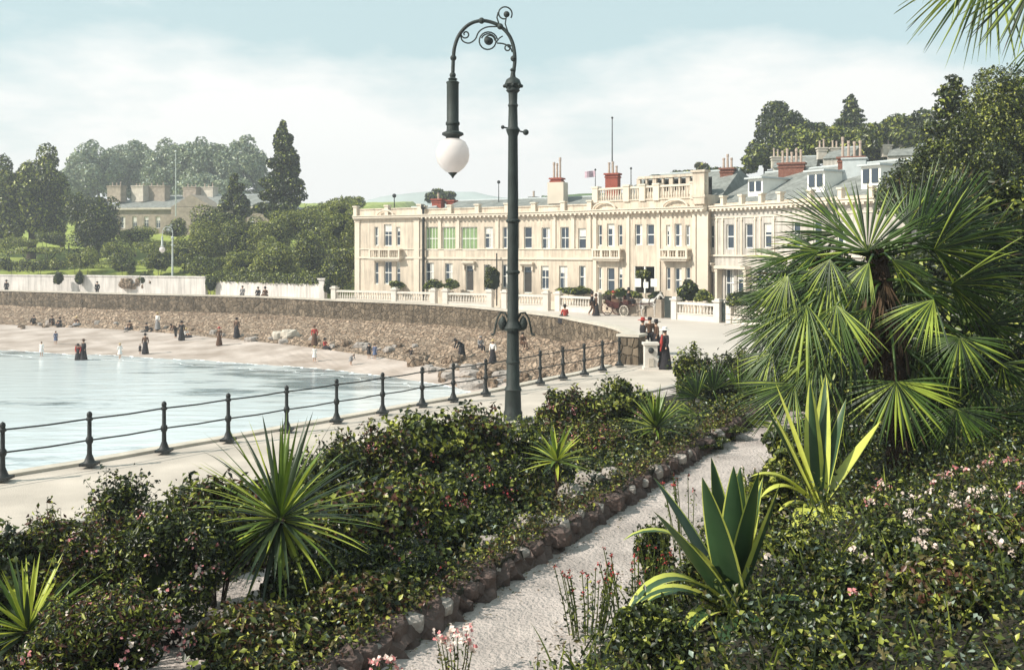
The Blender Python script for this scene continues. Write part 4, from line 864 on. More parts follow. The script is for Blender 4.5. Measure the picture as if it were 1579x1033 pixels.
# ------------------------------------------------------------------ street lamps
def lamp(base, label, s=1.0, iron='iron_green'):
    t = thing('street_lamp', label, 'street lamp', base)
    def T(px, py): return Vector(((px-791)/F*27.2*s, 0, (652-py)/F*27.2*s))
    def bld(mb, n, m_, par=t, sm=True): return mb.build(n, m_, par, smooth=sm, world=False)
    k = 27.2/F*s; H = lambda py: (652-py)*k
    mb = MB(); mb.lathe((0, 0, 0), [(.27*s, 0), (.27*s, .3*s), (.24*s, .36*s), (.22*s, .9*s), (.25*s, .95*s), (.19*s, 1.05*s), (.165*s, H(508)-.05), (.165*s, H(508))], 20)
    mb.lathe((0, 0, H(508)), [(.24*s, 0), (.26*s, .08*s), (.19*s, .2*s), (.16*s, .3*s), (.15*s, H(300)-H(508)), (.135*s, H(205)-H(508)), (.17*s, H(200)-H(508)), (.2*s, H(195)-H(508)), (.14*s, H(190)-H(508)), (.125*s, H(160)-H(508)), (.15*s, H(157)-H(508)), (.12*s, H(154)-H(508)), (.13*s, H(138)-H(508)), (.20*s, H(134)-H(508)), (.16*s, H(130)-H(508)), (.24*s, H(124)-H(508)), (.19*s, H(117)-H(508)), (.08*s, H(113)-H(508)), (.055*s, H(104)-H(508)), (.09*s, H(102)-H(508)), (.05*s, H(99)-H(508))], 20)
    for a in range(8): mb.ball((.24*s*math.cos(a*.785), .24*s*math.sin(a*.785), H(127)), .05*s, 6)
    for py in (560, 420, 340): mb.lathe((0, 0, H(py)), [(.17*s, 0), (.2*s, .03*s), (.2*s, .07*s), (.17*s, .1*s)], 16)
    bld(mb, 'column', iron)
    arch_px = [(792, 106), (794, 84), (791, 62), (783, 45), (770, 33), (756, 27), (742, 25), (728, 28), (716, 36), (706, 49), (700, 66), (698, 84), (697, 112)]
    mb = MB(); mb.tube([T(*q) for q in smooth_line_px(arch_px)], .052*s, 8)
    for q in ((792, 84), (742, 25), (698, 83), (697, 110), (771, 34)): mb.ball(T(*q), .09*s, 8)
    bld(mb, 'swan_neck', iron)
    mb = MB()
    def spiral(cx_, cy_, r0, r1, a0, turns, rad=.022): 
        n = 26; mb.tube([T(cx_+(r0+(r1-r0)*i/n)*math.cos(a0+turns*6.283*i/n), cy_-(r0+(r1-r0)*i/n)*math.sin(a0+turns*6.283*i/n)) for i in range(n+1)], rad*s, 5)
    spiral(752, 57, 15, 11, .2, 1.4); spiral(754, 56, 9, 3, 0, 1.5); mb.ball(T(752, 56), .11*s, 8)
    spiral(778, 14, 12, 8, -.6, .9); mb.ball(T(781, 15), .09*s, 7); mb.tube([T(770, 33), T(766, 20), T(768, 12)], .022*s, 5); mb.tube([T(783, 42), T(779, 30), T(781, 16)], .02*s, 5)
    mb.tube([T(*q) for q in smooth_line_px([(709, 46), (712, 56), (722, 60), (732, 54), (738, 42), (750, 35), (768, 34)])], .022*s, 5); spiral(717, 46, 7, 2, 3.2, 1.1)
    mb.tube([T(*q) for q in smooth_line_px([(766, 60), (776, 61), (786, 66), (790, 74)])], .022*s, 5); spiral(783, 68, 6, 2, .5, 1.2); mb.tube([T(764, 60), T(770, 52), T(775, 49)], .02*s, 5)
    bld(mb, 'scrollwork', iron)
    mb = MB(); mb.tube([T(776, 191), T(809, 199)], .022*s, 6); mb.ball(T(775, 191), .055*s, 7); mb.ball(T(811, 199), .085*s, 8); bld(mb, 'ladder_rest', iron)
    c = T(697, 200); c = (c.x, 0, 0); mb = MB()
    mb.lathe(c, [(.06*s, H(113)), (.14*s, H(116)), (.10*s, H(118)), (.19*s, H(121)), (.17*s, H(124)), (.17*s, H(182)), (.20*s, H(184)), (.20*s, H(187)), (.17*s, H(189)), (.18*s, H(197)), (.30*s, H(200)), (.31*s, H(203)), (.20*s, H(206)), (.17*s, H(212))][::-1], 20); bld(mb, 'lamp_housing', iron)
    mb = MB(); mb.lathe(c, [(.01, H(264)), (.18*s, H(261)), (.33*s, H(254)), (.44*s, H(245)), (.475*s, H(235)), (.45*s, H(224)), (.36*s, H(214)), (.2*s, H(209))], 28); bld(mb, 'globe', 'lamp_globe')
    mb = MB(); mb.lathe(c, [(.005, H(271)), (.05*s, H(267)), (.13*s, H(262.5)), (.13*s, H(261))], 14); bld(mb, 'finial', iron)
    for sgn in (-1, 1):   # scrolled hoops on either side of the column
        mb = MB(); x0 = 791
        mb.tube([T(x0+sgn*dx, py) for dx, py in ((4, 505), (7, 490), (12, 481), (19, 480), (24, 488), (27, 500), (29, 513))], .028*s, 6); mb.tube([T(x0+sgn*29, 513), T(x0+sgn*34, 515)], .03*s, 6)
        mb.lathe(tuple(T(x0+sgn*16, 508)), [(.02*s, 0), (.09*s, .06*s), (.13*s, .2*s), (.08*s, .34*s), (.01*s, .42*s)], 10); bld(mb, 'scroll_bracket', iron)
    return t
def smooth_line_px(pts): return [(p.x, p.y) for p in smooth_line([(x, y, 0) for x, y in pts], 4)]
q = G(791, 652); lamp((q.x, q.y, 0), 'tall green street lamp with curled swan neck and hanging white globe at the kerb')
q = XY(266, 106.5); t = lamp((q.x, q.y, -.1), 'small haze-paled street lamp far away on the road in front of the green bank', .66, 'iron_pale')  # pale iron puts distance haze and sunlight into the lamp's colour

# ------------------------------------------------------------------ people, horse and carriage
def skin_mesh(name, verts, edges, rad, mname, parent, sub=1, loc=(0, 0, 0)):
    me = bpy.data.meshes.new(name); me.from_pydata([Vector(v) for v in verts], edges, []); o = bpy.data.objects.new(name, me); C.objects.link(o)
    m_ = o.modifiers.new('s', 'SKIN'); m_.use_smooth_shade = True
    for i, r in enumerate(rad):
        sv = me.skin_vertices[0].data[i]; sv.radius = (r, r) if not isinstance(r, tuple) else r; sv.use_root = (i == 0)
    u = o.modifiers.new('u', 'SUBSURF'); u.levels = sub; u.render_levels = sub
    dg = bpy.context.evaluated_depsgraph_get(); nm = bpy.data.meshes.new_from_object(o.evaluated_get(dg)); bpy.data.objects.remove(o); nm.name = name
    nm.materials.clear(); r = link(name, nm, mname, parent, True); return r
def person(kind, cloth, cloth2, hat, loc, rz, label, group=None, h=1.7, pose='stand', cat='person', extra=None):
    s = h/1.7; t = thing('person', label, cat, loc, group); t.rotation_euler = (0, 0, rz)
    J = dict(pel=(0, 0, .92), sp=(0, .01, 1.12), ch=(0, 0, 1.32), nk=(0, 0, 1.47), hd=(0, -.02, 1.60), tp=(0, -.01, 1.68))
    arm = {}; leg = {}
    for sg, n_ in ((-1, 'l'), (1, 'r')):
        arm[n_] = [(sg*.18, 0, 1.40), (sg*.24, .03, 1.13), (sg*.24, -.08, .90), (sg*.235, -.10, .82)]
        leg[n_] = [(sg*.09, 0, .90), (sg*.10, -.02, .50), (sg*.10, .02, .09), (sg*.11, -.13, .03)]
    if pose == 'walk':
        leg['l'] = [(-.09, 0, .9), (-.09, -.18, .52), (-.1, -.22, .09), (-.1, -.38, .05)]; leg['r'] = [(.09, 0, .9), (.1, .06, .5), (.1, .30, .16), (.1, .22, .04)]
        arm['l'][2:] = [(-.24, .12, .92), (-.24, .14, .85)]; arm['r'][2:] = [(.24, -.22, .95), (.24, -.27, .90)]
    if pose == 'bend':
        for k_, v in dict(sp=(0, -.10, 1.08), ch=(0, -.30, 1.18), nk=(0, -.42, 1.22), hd=(0, -.54, 1.24), tp=(0, -.62, 1.26)).items(): J[k_] = v
        for sg, n_ in ((-1, 'l'), (1, 'r')): arm[n_] = [(sg*.17, -.34, 1.18), (sg*.2, -.42, .92), (sg*.14, -.55, .70), (sg*.13, -.6, .62)]
    if pose == 'sit':
        dz = -.47
        for k_ in J: J[k_] = (J[k_][0], J[k_][1], J[k_][2]+dz)
        for sg, n_ in ((-1, 'l'), (1, 'r')):
            arm[n_] = [(sg*.18, 0, .93), (sg*.23, -.04, .68), (sg*.16, -.26, .60), (sg*.12, -.33, .60)]; leg[n_] = [(sg*.09, 0, .45), (sg*.11, -.44, .48), (sg*.11, -.46, .09), (sg*.11, -.6, .04)]
    if pose == 'ground':
        dz = -.82
        for k_ in J: J[k_] = (J[k_][0], J[k_][1]+.02, J[k_][2]+dz)
        for sg, n_ in ((-1, 'l'), (1, 'r')):
            arm[n_] = [(sg*.18, 0, .58), (sg*.26, -.1, .34), (sg*.2, -.34, .36), (sg*.14, -.4, .38)]; leg[n_] = [(sg*.09, 0, .10), (sg*.13, -.40, .42), (sg*.12, -.62, .08), (sg*.12, -.76, .04)]
    def sc(p): return tuple(c*s for c in p)
    V = [sc(J[k_]) for k_ in ('pel', 'sp', 'ch', 'nk', 'hd', 'tp')]; E = [(0, 1), (1, 2), (2, 3), (3, 4), (4, 5)]; Rr = [.11, .10, .12, .05, .092, .06]
    for n_ in 'lr':
        k = len(V); V += [sc(p) for p in arm[n_]]; E += [(2, k), (k, k+1), (k+1, k+2), (k+2, k+3)]; Rr += [.055, .042, .032, .036]
        k = len(V); V += [sc(p) for p in leg[n_]]; E += [(0, k), (k, k+1), (k+1, k+2), (k+2, k+3)]; Rr += [.085, .06, .042, .035]
    skin_mesh('body', V, E, [r*s for r in Rr], 'skin', t)
    hd = Vector(sc(J['hd'])); mb = MB(); up = (Vector(sc(J['tp']))-hd).normalized()
    mb.ball(hd+Vector((0, .025*s, .035*s)), .105*s, 8); mb.build('hair', 'hair', t, True, False)
    V = [sc(J[k_]) for k_ in ('pel', 'sp', 'ch')]+[tuple(Vector(sc(J['nk']))*.6+Vector(sc(J['ch']))*.4)]; E = [(0, 1), (1, 2), (2, 3)]; Rr = [.15, .125, .145, .07]
    for n_ in 'lr':
        k = len(V); V += [sc(p) for p in arm[n_][:3]]; E += [(2, k), (k, k+1), (k+1, k+2)]; Rr += [.075, .06, .045]
    skin_mesh('jacket', V, E, [r*s for r in Rr], cloth, t)
    if kind == 'man' or pose == 'ground' and kind != 'woman':
        V = [sc(J['pel'])]; E = []; Rr = [.15]
        for n_ in 'lr':
            k = len(V); V += [sc(p) for p in leg[n_][:3]]; E += [(0, k), (k, k+1), (k+1, k+2)]; Rr += [.10, .078, .062]
        skin_mesh('trousers', V, E, [r*s for r in Rr], cloth2, t)
    elif kind == 'woman':
        p0 = Vector(sc(J['pel'])); mb = MB(); n = 16
        if pose in ('stand', 'walk', 'bend'):
            prof = [(.31, .03), (.28, .25), (.22, .6), (.19, .88), (.13, 1.06)]; mb.lathe((0, 0, 0), [(r*s, z*s) for r, z in prof], n)
            mb.v = [(x*(1+.05*math.sin(8*math.atan2(y, x))), y*(1+.05*math.sin(8*math.atan2(y, x))), z) for x, y, z in mb.v]
        else:
            z0 = .03 if pose == 'sit' else 0; hp_ = p0.z
            mb.lathe((0, -.28*s, 0), [(.42*s, z0), (.42*s, hp_*.6), (.32*s, hp_+.08*s), (.16*s, hp_+.2*s)], n, sy=1.25)
        mb.build('skirt', cloth2, t, True, False)
    else:   # child in a short frock
        mb = MB(); mb.lathe((0, 0, 0), [(.27*s, .5*s), (.22*s, .8*s), (.14*s, 1.05*s)], 12); mb.build('frock', cloth, t, True, False)
    if hat:
        mb = MB(); c = hd+Vector((0, .01, .055*s)); wb = {'wide': .25, 'boater': .16, 'cap': .12, 'top': .14}[hat[0]]; hh = {'wide': .12, 'boater': .10, 'cap': .07, 'top': .18}[hat[0]]
        mb.lathe(c, [(wb*s, 0), (wb*s, .015*s), (.105*s, .02*s), (.10*s, hh*s), (.07*s, (hh+.02)*s)], 14); mb.build('hat', hat[1], t, True, False)
    return t
def face(px, fx): return R(90 if fx > 0 else -90)
def bp(px, py): h = shore(px, py); return (h.x, h.y, h.z+.01)
random.seed(5)
K, Br, Rd, Wh, Bl, Gy = 'cloth_black', 'cloth_brown', 'cloth_red', 'cloth_white', 'cloth_blue', 'cloth_grey'
people = [ # kind, top, bottom, hat, px, py, rz, h, pose, label
 ('woman', Rd, K, ('wide', K), 121, 555, 20, 1.65, 'bend', 'woman in a dark red top holding up her skirt, left of a pair'),
 ('woman', K, K, ('wide', Br), 129, 555, -30, 1.65, 'stand', 'woman all in black at the water edge, right of the pair'),
 ('child', Wh, Wh, None, 64, 549, 0, 1.2, 'stand', 'child in white wading alone near the left edge'),
 ('child', Bl, Bl, ('cap', K), 86, 531, 40, 1.2, 'stand', 'child in dark blue on the wet sand near the left edge'),
 ('child', Wh, Wh, ('boater', 'cloth_straw'), 185, 553, 30, 1.25, 'walk', 'child in white with a straw hat paddling between the pair and the black dressed mother'),
 ('woman', Br, K, ('wide', K), 224, 546, 10, 1.7, 'stand', 'woman in brown and black beside a toddler at the water edge'),
 ('child', K, K, None, 216, 546, -20, .85, 'stand', 'toddler in dark clothes beside the woman in brown at the water edge'),
 ('man', K, K, ('cap', K), 226, 512, 90, 1.7, 'ground', 'man in black sitting on the stones above the woman in brown'),
 ('woman', Br, K, ('wide', K), 200, 508, 0, 1.65, 'ground', 'woman in brown sitting on the stones, leftmost of the sitters by the toddler'),
 ('woman', Wh, Gy, ('wide', 'cloth_straw'), 243, 508, -20, 1.65, 'stand', 'woman with white blouse and grey skirt standing among the sitters'),
 ('woman', K, K, ('wide', K), 280, 525, 20, 1.75, 'stand', 'tall woman in black at the head of the group left of the tall dark rocks'),
 ('man', Br, K, ('cap', K), 271, 521, -40, 1.65, 'bend', 'man in brown bending beside the tall woman in black'),
 ('woman', Wh, K, ('wide', 'cloth_straw'), 287, 520, 50, 1.6, 'ground', 'woman in white blouse sitting right of the tall woman in black'),
 ('woman', Br, Br, ('wide', Rd), 338, 533, 0, 1.6, 'stand', 'woman in brown with a red hat standing alone near the stones'),
 ('woman', Br, K, ('wide', K), 365, 521, -10, 1.8, 'stand', 'tall woman in brown jacket and black skirt against the sloping stones'),
 ('man', K, Br, ('cap', Br), 80, 500, 10, 1.7, 'ground', 'man sitting at the foot of the sea wall far left'),
 ('woman', K, K, ('wide', K), 92, 502, -10, 1.6, 'ground', 'woman in black sitting right of the man at the foot of the wall, far left'),
 ('woman', Br, Gy, ('wide', 'cloth_straw'), 118, 501, 20, 1.6, 'ground', 'woman in grey skirt and straw hat sitting on the stones far left'),
 ('man', K, K, ('cap', K), 52, 499, 0, 1.7, 'ground', 'man in black sitting nearest the left edge on the stones'),
 ('woman', Rd, Br, ('wide', Br), 485, 533, 15, 1.65, 'stand', 'woman in bright red jacket standing below the middle of the sea wall'),
 ('woman', Rd, K, ('wide', K), 501, 537, 60, 1.5, 'ground', 'woman sitting at the right of the woman in bright red'),
 ('child', Wh, Wh, ('boater', 'cloth_straw'), 485, 558, 0, 1.2, 'stand', 'child in white paddling below the woman in bright red'),
 ('child', Gy, Gy, None, 541, 563, 60, 1.05, 'bend', 'child in grey bending over the wet sand left of two dark children'),
 ('child', K, K, ('cap', K), 569, 553, 10, 1.15, 'stand', 'child in black, left of a matching pair in the middle of the beach'),
 ('child', Bl, K, ('cap', K), 578, 554, -10, 1.15, 'stand', 'child in blue, right of a pair in the middle of the beach'),
 ('child', K, K, None, 634, 557, 0, 1.0, 'stand', 'small child in black at the left end of the beach rocks'),
 ('woman', K, K, ('wide', K), 712, 552, -60, 1.75, 'bend', 'woman in black stooping on the rocks left of the street lamp'),
 ('man', Gy, K, ('cap', Gy), 741, 543, 30, 1.6, 'sit', 'man in grey seated on the stones left of the street lamp'),
 ('woman', Wh, K, ('wide', 'cloth_straw'), 760, 560, -20, 1.6, 'stand', 'woman in white blouse and black skirt close left of the street lamp'),
 ('man', Br, Br, ('cap', K), 806, 538, 30, 1.6, 'sit', 'man in brown sitting on the sloping wall just right of the street lamp')]
for i, (kd, c1, c2, ht, px, py, rz, h, ps, lb) in enumerate(people):
    person(kd, c1, c2, ht, bp(px, py), R(rz), lb, None, h*.88, ps)
def onroad(px, py, z=-.12): q = G(px, py, z); return (q.x, q.y, z)
person('woman', K, K, ('wide', Wh), (*G(1025, 569), 0), R(120), 'woman in a long black dress and white hat walking beside the white drinking fountain', None, 1.65, 'walk')
mb = MB(); q = G(1024, 569); o = thing('parasol', 'folded red parasol held by the woman beside the drinking fountain', 'parasol', (q.x-.16, q.y-.22, .9)); mb.tube([(q.x-.18, q.y-.24, .75), (q.x-.14, q.y-.2, 1.1), (q.x-.1, q.y-.16, 1.42)], [.02, .07, .03], 8); mb.build('canopy', 'cloth_red', o)
mb = MB(); mb.tube([(q.x-.10, q.y-.16, 1.40), (q.x-.08, q.y-.14, 1.55)], .012, 6); mb.build('handle', 'leather', o)
Dg = 46.5
for px, c1, hh, lb, kd in ((991, K, 1.7, 'woman in black with a red trimmed hat, left of three talking behind the stone pier', 'woman'), (1002, Br, 1.72, 'stout man in brown, middle of three talking behind the stone pier', 'man'), (1012, Br, 1.62, 'woman in brown, right of three talking behind the fountain', 'woman')):
    q = XY(px, Dg+(.6 if px == 1002 else 0)); person(kd, c1, K, ('wide' if kd == 'woman' else 'cap', Rd if px == 991 else K), (q.x, q.y, 0 if q.y < 44 else -.12), R({991: 100, 1002: 10, 1012: -80}[px]), lb, None, hh)
q = XY(871, 62.6); person('woman', Rd, K, ('wide', K), (q.x, q.y, .15), R(190), 'woman in a red jacket seated on the sea wall parapet right of the street lamp', None, 1.6, 'sit')
person('man', K, Br, ('top', K), onroad(913, 487), R(70), 'man in black walking on the road behind the seated woman in red', None, 1.75, 'walk'); person('woman', Br, K, ('wide', Br), onroad(919, 487), R(110), 'woman in brown walking beside the man in black on the road', None, 1.62, 'walk')
for px, D, c1, kd, lb, ps in ((398, 91.3, K, 'man', 'man in black sitting on the parapet, left of two before the white wall', 'sit'), (409, 91, Br, 'woman', 'woman in brown sitting on the parapet, right of two before the white wall', 'sit'), (374, 94, Gy, 'man', 'man in grey on the parapet left of the sitting couple', 'sit'),
                          (10, 105.8, K, 'woman', 'woman in black on the far road by the left edge of the view', 'stand'), (150, 101.5, K, 'man', 'man in black leaning at the far parapet below the flower slope', 'stand')):
    q = XY(px, D); person(kd, c1, c1, ('wide' if kd == 'woman' else 'cap', K), (q.x, q.y, .18 if ps == 'sit' else -.1), R(0), lb, None, 1.65, ps)
# horse
def limb_chain(V, E, Rr, root, pts, rad):
    k = len(V); V += pts; E += [(root, k)]+[(k+i, k+i+1) for i in range(len(pts)-1)]; Rr += rad
hx = onroad(1003, 489); hr = math.atan2(-.69, .72)
ho = thing('horse', 'white horse in dark harness pulling the open carriage on the road', 'horse', hx); ho.rotation_euler = (0, 0, hr)
V = [(-.35, 0, 1.12), (0, 0, 1.08), (.4, 0, 1.14), (.62, 0, 1.34), (.80, 0, 1.62), (.93, 0, 1.72), (1.10, 0, 1.55), (1.2, 0, 1.40), (-.62, 0, 1.16)]
E = [(0, 1), (1, 2), (2, 3), (3, 4), (4, 5), (5, 6), (6, 7), (0, 8)]; Rr = [.27, .25, .26, .17, .115, .10, .075, .062, .20]
for sg in (-1, 1):
    f = .12*(sg > 0)
    limb_chain(V, E, Rr, 2, [(.46, sg*.14, .86), (.48+f, sg*.15, .52), (.46+f*.3, sg*.15, .14), (.52+f*.3, sg*.15, .05)], [.11, .06, .042, .058])
    limb_chain(V, E, Rr, 8, [(-.60+f, sg*.14, .84), (-.52+f, sg*.15, .66), (-.72+f, sg*.15, .48), (-.66+f, sg*.15, .13), (-.60+f, sg*.15, .05)], [.15, .10, .06, .042, .058])
skin_mesh('body', V, E, Rr, 'horse_coat', ho, 2)
mb = MB(); mb.tube([(-.78, 0, 1.25), (-.9, 0, 1.1), (-.92, 0, .8), (-.88, 0, .55)], [.05, .08, .07, .02], 8); mb.build('tail', 'cloth_grey', ho, world=False)
mb = MB()
for i in range(6): a = Vector((.5, 0, 1.45)).lerp(Vector((.92, 0, 1.85)), i/5); mb.ball(a, .07, 6)
mb.build('mane', 'cloth_grey', ho, world=False)
mb = MB(); [mb.tube([(.95, s_*.05, 1.78), (.95, s_*.07, 1.92)], [.035, .01], 6) for s_ in (-1, 1)]; mb.build('ear', 'horse_coat', ho, world=False)
mb = MB(); pts = [(.56+.09*math.cos(a), .22*math.sin(a), 1.2+.28*math.cos(a)) for a in [i*.524 for i in range(13)]]; mb.tube(pts, .05, 6); 
pts = [(.05, .275*math.sin(a), 1.09+.275*math.cos(a)) for a in [i*.524 for i in range(13)]]; mb.tube(pts, .03, 5)
for s_ in (-1, 1): mb.tube([(.56, s_*.22, 1.15), (0, s_*.29, 1.05), (-.7, s_*.3, 1.0)], .022, 5)
mb.tube([(-.4, 0, 1.4), (.1, 0, 1.36), (.5, 0, 1.5)], .025, 5); mb.tube([(1.06, .08, 1.62), (1.06, -.08, 1.62), (1.12, -.07, 1.46), (1.12, .07, 1.46), (1.06, .08, 1.62)], .014, 5); mb.build('harness', 'leather', ho, world=False)
# carriage
cr_ = thing('horse_carriage', 'open black and maroon horse carriage with folded hood standing before the large leafy bush', 'carriage', (hx[0]-2.75*math.cos(hr), hx[1]-2.75*math.sin(hr), hx[2])); cr_.rotation_euler = (0, 0, hr)
rows = []
for s_ in (-1, 1):
    rows.append([(x, s_*.48, z) for x, z in ((-1.15, 1.25), (-1.1, .85), (-.85, .62), (-.2, .55), (.15, .62), (.45, .95), (.95, 1.05))])
v_, f_ = grid_mesh(rows); mb = MB(); mb.add(v_, f_)
for s_ in (-1, 1): mb.add([(-1.15, s_*.48, 1.25), (-1.1, s_*.48, .85), (-.85, s_*.48, .62), (-.2, s_*.48, .55), (.15, s_*.48, .62), (.2, s_*.48, .98), (-.5, s_*.48, 1.05)], [(0, 1, 2, 3, 4, 5, 6)])
mb.box((.75, 0, 1.0), (.5, .85, .28)); mb.box((.55, 0, 1.3), (.08, .8, .4)); mb.box((-.75, 0, .9), (.5, .85, .14)); mb.build('body', 'varnish', cr_, world=False)
mb = MB(); mb.tube([(-1.1, -.5, 1.3), (-1.1, .5, 1.3)], .15, 10); mb.tube([(-1.25, -.5, 1.42), (-1.25, .5, 1.42)], .12, 10); mb.tube([(-1.32, -.5, 1.25), (-1.32, .5, 1.25)], .1, 10); mb.build('folded_hood', 'leather', cr_, world=False)
mb = MB(); mb.box((-.8, 0, 1.02), (.5, .8, .12)); mb.box((.72, 0, 1.18), (.42, .8, .1)); mb.build('seat', 'cloth_brown', cr_, world=False)
mb = MB(); [mb.tube([(.9, s_*.3, .7), (1.8, s_*.34, .95), (3.2, s_*.33, 1.02)], .03, 6) for s_ in (-1, 1)]; mb.tube([(-.9, 0, .5), (.8, 0, .5)], .05, 6); mb.build('shaft', 'varnish', cr_, world=False)
for x_, r_ in ((-.85, .52), (.75, .40)):
    for s_ in (-1, 1):
        mb = MB(); ring = [(x_+r_*math.cos(a), s_*.62, r_+r_*math.sin(a)) for a in [i*2*math.pi/24 for i in range(25)]]; mb.tube(ring, .032, 6, cap=False)
        for i in range(12): a = i*math.pi/6; mb.tube([(x_, s_*.62, r_), (x_+r_*math.cos(a), s_*.62, r_+r_*math.sin(a))], .015, 4)
        mb.tube([(x_, s_*.54, r_), (x_, s_*.7, r_)], .06, 8); mb.build('wheel', 'coping' if x_ > 0 else 'varnish', cr_, world=False)
c_, s_ = math.cos(hr), math.sin(hr)
def oncar(x, y, z): b_ = cr_.location; return (b_.x+c_*x-s_*y, b_.y+s_*x+c_*y, b_.z+z)
person('man', K, K, ('top', K), oncar(.72, 0, .78), hr+R(90), 'coachman in black with a top hat on the box of the carriage', None, 1.7, 'sit')
person('woman', Br, Br, ('wide', Rd), oncar(-.75, 0, .62), hr+R(90), 'passenger in brown with a red hat in the back of the carriage', None, 1.6, 'sit')
# rocks and weed on the beach
random.seed(11)
for i in range(46):
    px = random.uniform(640, 835); py = 548+ (px-640)*.16+random.uniform(0, 36); h = shore(px, py); s_ = random.choice([.25, .35, .5, .75])
    rock('beach_rock', 'brown boulder among the rocks at the foot of the wall behind the railing', 'rock', (h.x, h.y, h.z+.05), s_, i, 'revetment' if i % 2 else 'stone_rock', 'boulders at the foot of the sea wall')
for i in range(44):
    px = random.uniform(20, 640); py = 499+max(0, px-150)*.077+random.uniform(-2, 10); h = shore(px, py); s_ = random.choice([.18, .25, .32, .45])
    rock('beach_stone', 'loose stone lying on the upper beach below the sloping wall', 'rock', (h.x, h.y, h.z+.03), s_, i+90, 'stone_rock' if i % 3 else 'revetment', 'loose stones along the upper beach', 6)
h = [shore(430, 522), shore(446, 520)]; [rock('light_rock', l_, 'rock', (q.x, q.y, q.z+.2), .7, 300+i, 'coping') for i, (q, l_) in enumerate(zip(h, ('pale rock left of a matching one, below the middle of the sea wall', 'pale rock just right of its twin on the upper beach')))]
# ------------------------------------------------------------------ garden
CAMP = Vector((0, 0, EYE))
def blade(mb, base, d, up, L, wd, droop, prof, n=8, fold=.25, m_mid=0, m_edge=None, edge=.18, curl=0.):
    """sword leaf: starts at base along d, bends with gravity; prof(t) width factor"""
    p = Vector(base); d = Vector(d).normalized(); side = d.cross(Vector(up)); side = side.normalized() if side.length > 1e-4 else d.orthogonal().normalized(); rowsL = []
    for i in range(n+1):
        t = i/n; w_ = wd*prof(t)*.5; nn = side.cross(d).normalized()
        rowsL.append((p-side*w_+nn*w_*fold, p-side*w_*(1-edge*2)+nn*w_*fold*(1-edge*2), p.copy(), p+side*w_*(1-edge*2)+nn*w_*fold*(1-edge*2), p+side*w_+nn*w_*fold))
        p = p+d*(L/n); d = (d+Vector((0, 0, -droop/n*(.4+1.2*t)))+side*curl/n).normalized(); side = (side-d*side.dot(d)).normalized()
    me = m_edge if m_edge is not None else m_mid; k = len(mb.v); vs = [q for r in rowsL for q in r]
    for q in range(n):
        for j in range(4): mb.f.append((k+q*5+j, k+q*5+j+1, k+q*5+5+j+1, k+q*5+5+j)); mb.m.append(me if j in (0, 3) else m_mid)
    mb.v += [tuple(x) for x in vs]
def prof_sword(t): return (.45+.9*t) if t < .35 else max(.02, (1-(t-.35)/.65)**.75*.765+.0)
def prof_agave(t): return (1-.75*t) if t < .12 else max(.015, math.sin(math.pi*min(1, (.28+.72*t)))**.8*1.0) if t < .98 else .015
def flatmesh(mb, name, mats, par):
    me = bpy.data.meshes.new(name); off = wloc(par); me.from_pydata([(x-off.x, y-off.y, z-off.z) for x, y, z in mb.v], [], mb.f); me.polygons.foreach_set('material_index', mb.m)
    o = link(name, me, mats, par, True); return o
def cordyline(label, base, hub, L, wd, n, seed, pal=('cord_green', 'cord_light', 'cord_dark'), probs=(.45, .3, .25), lo=-.9, trunk=True, droop=.55, extra=()):
    rs = random.Random(seed); t = thing('cordyline', label, 'spiky plant', base); hub = Vector(hub)
    if trunk: mb = MB(); mb.tube([Vector(base)-Vector((0, 0, .1)), Vector(base).lerp(hub, .5)+Vector((.02, 0, 0)), hub], [L*.10, L*.08, L*.07], 9); mb.build('trunk', 'palm_bark', t)
    mb = MB()
    for i in range(n):
        el = math.asin(max(-1, min(1, lo+(1-lo)*((i+.5)/n)**.8))); az = i*2.39996+rs.uniform(-.2, .2)
        d = Vector((math.cos(az)*math.cos(el), math.sin(az)*math.cos(el), math.sin(el))); ll = L*rs.uniform(.8, 1.08)*(1 if el > -.2 else .85)
        mi = rs.choices(range(3), probs)[0]
        blade(mb, hub+d*L*.05+Vector((0, 0, L*.03*math.sin(el))), d, Vector((0, 0, 1)) if abs(d.z) < .95 else Vector((0, 1, 0)), ll, wd*rs.uniform(.8, 1.15), droop*rs.uniform(.3, 1.3)*(1 if el < 1.0 else .25), prof_sword, 7, .3, mi)
    for d, ll in extra: blade(mb, hub, d, (0, 0, 1), ll, wd, .1, prof_sword, 7, .3, 0)
    flatmesh(mb, 'leaf_rosette', list(pal), t); return t
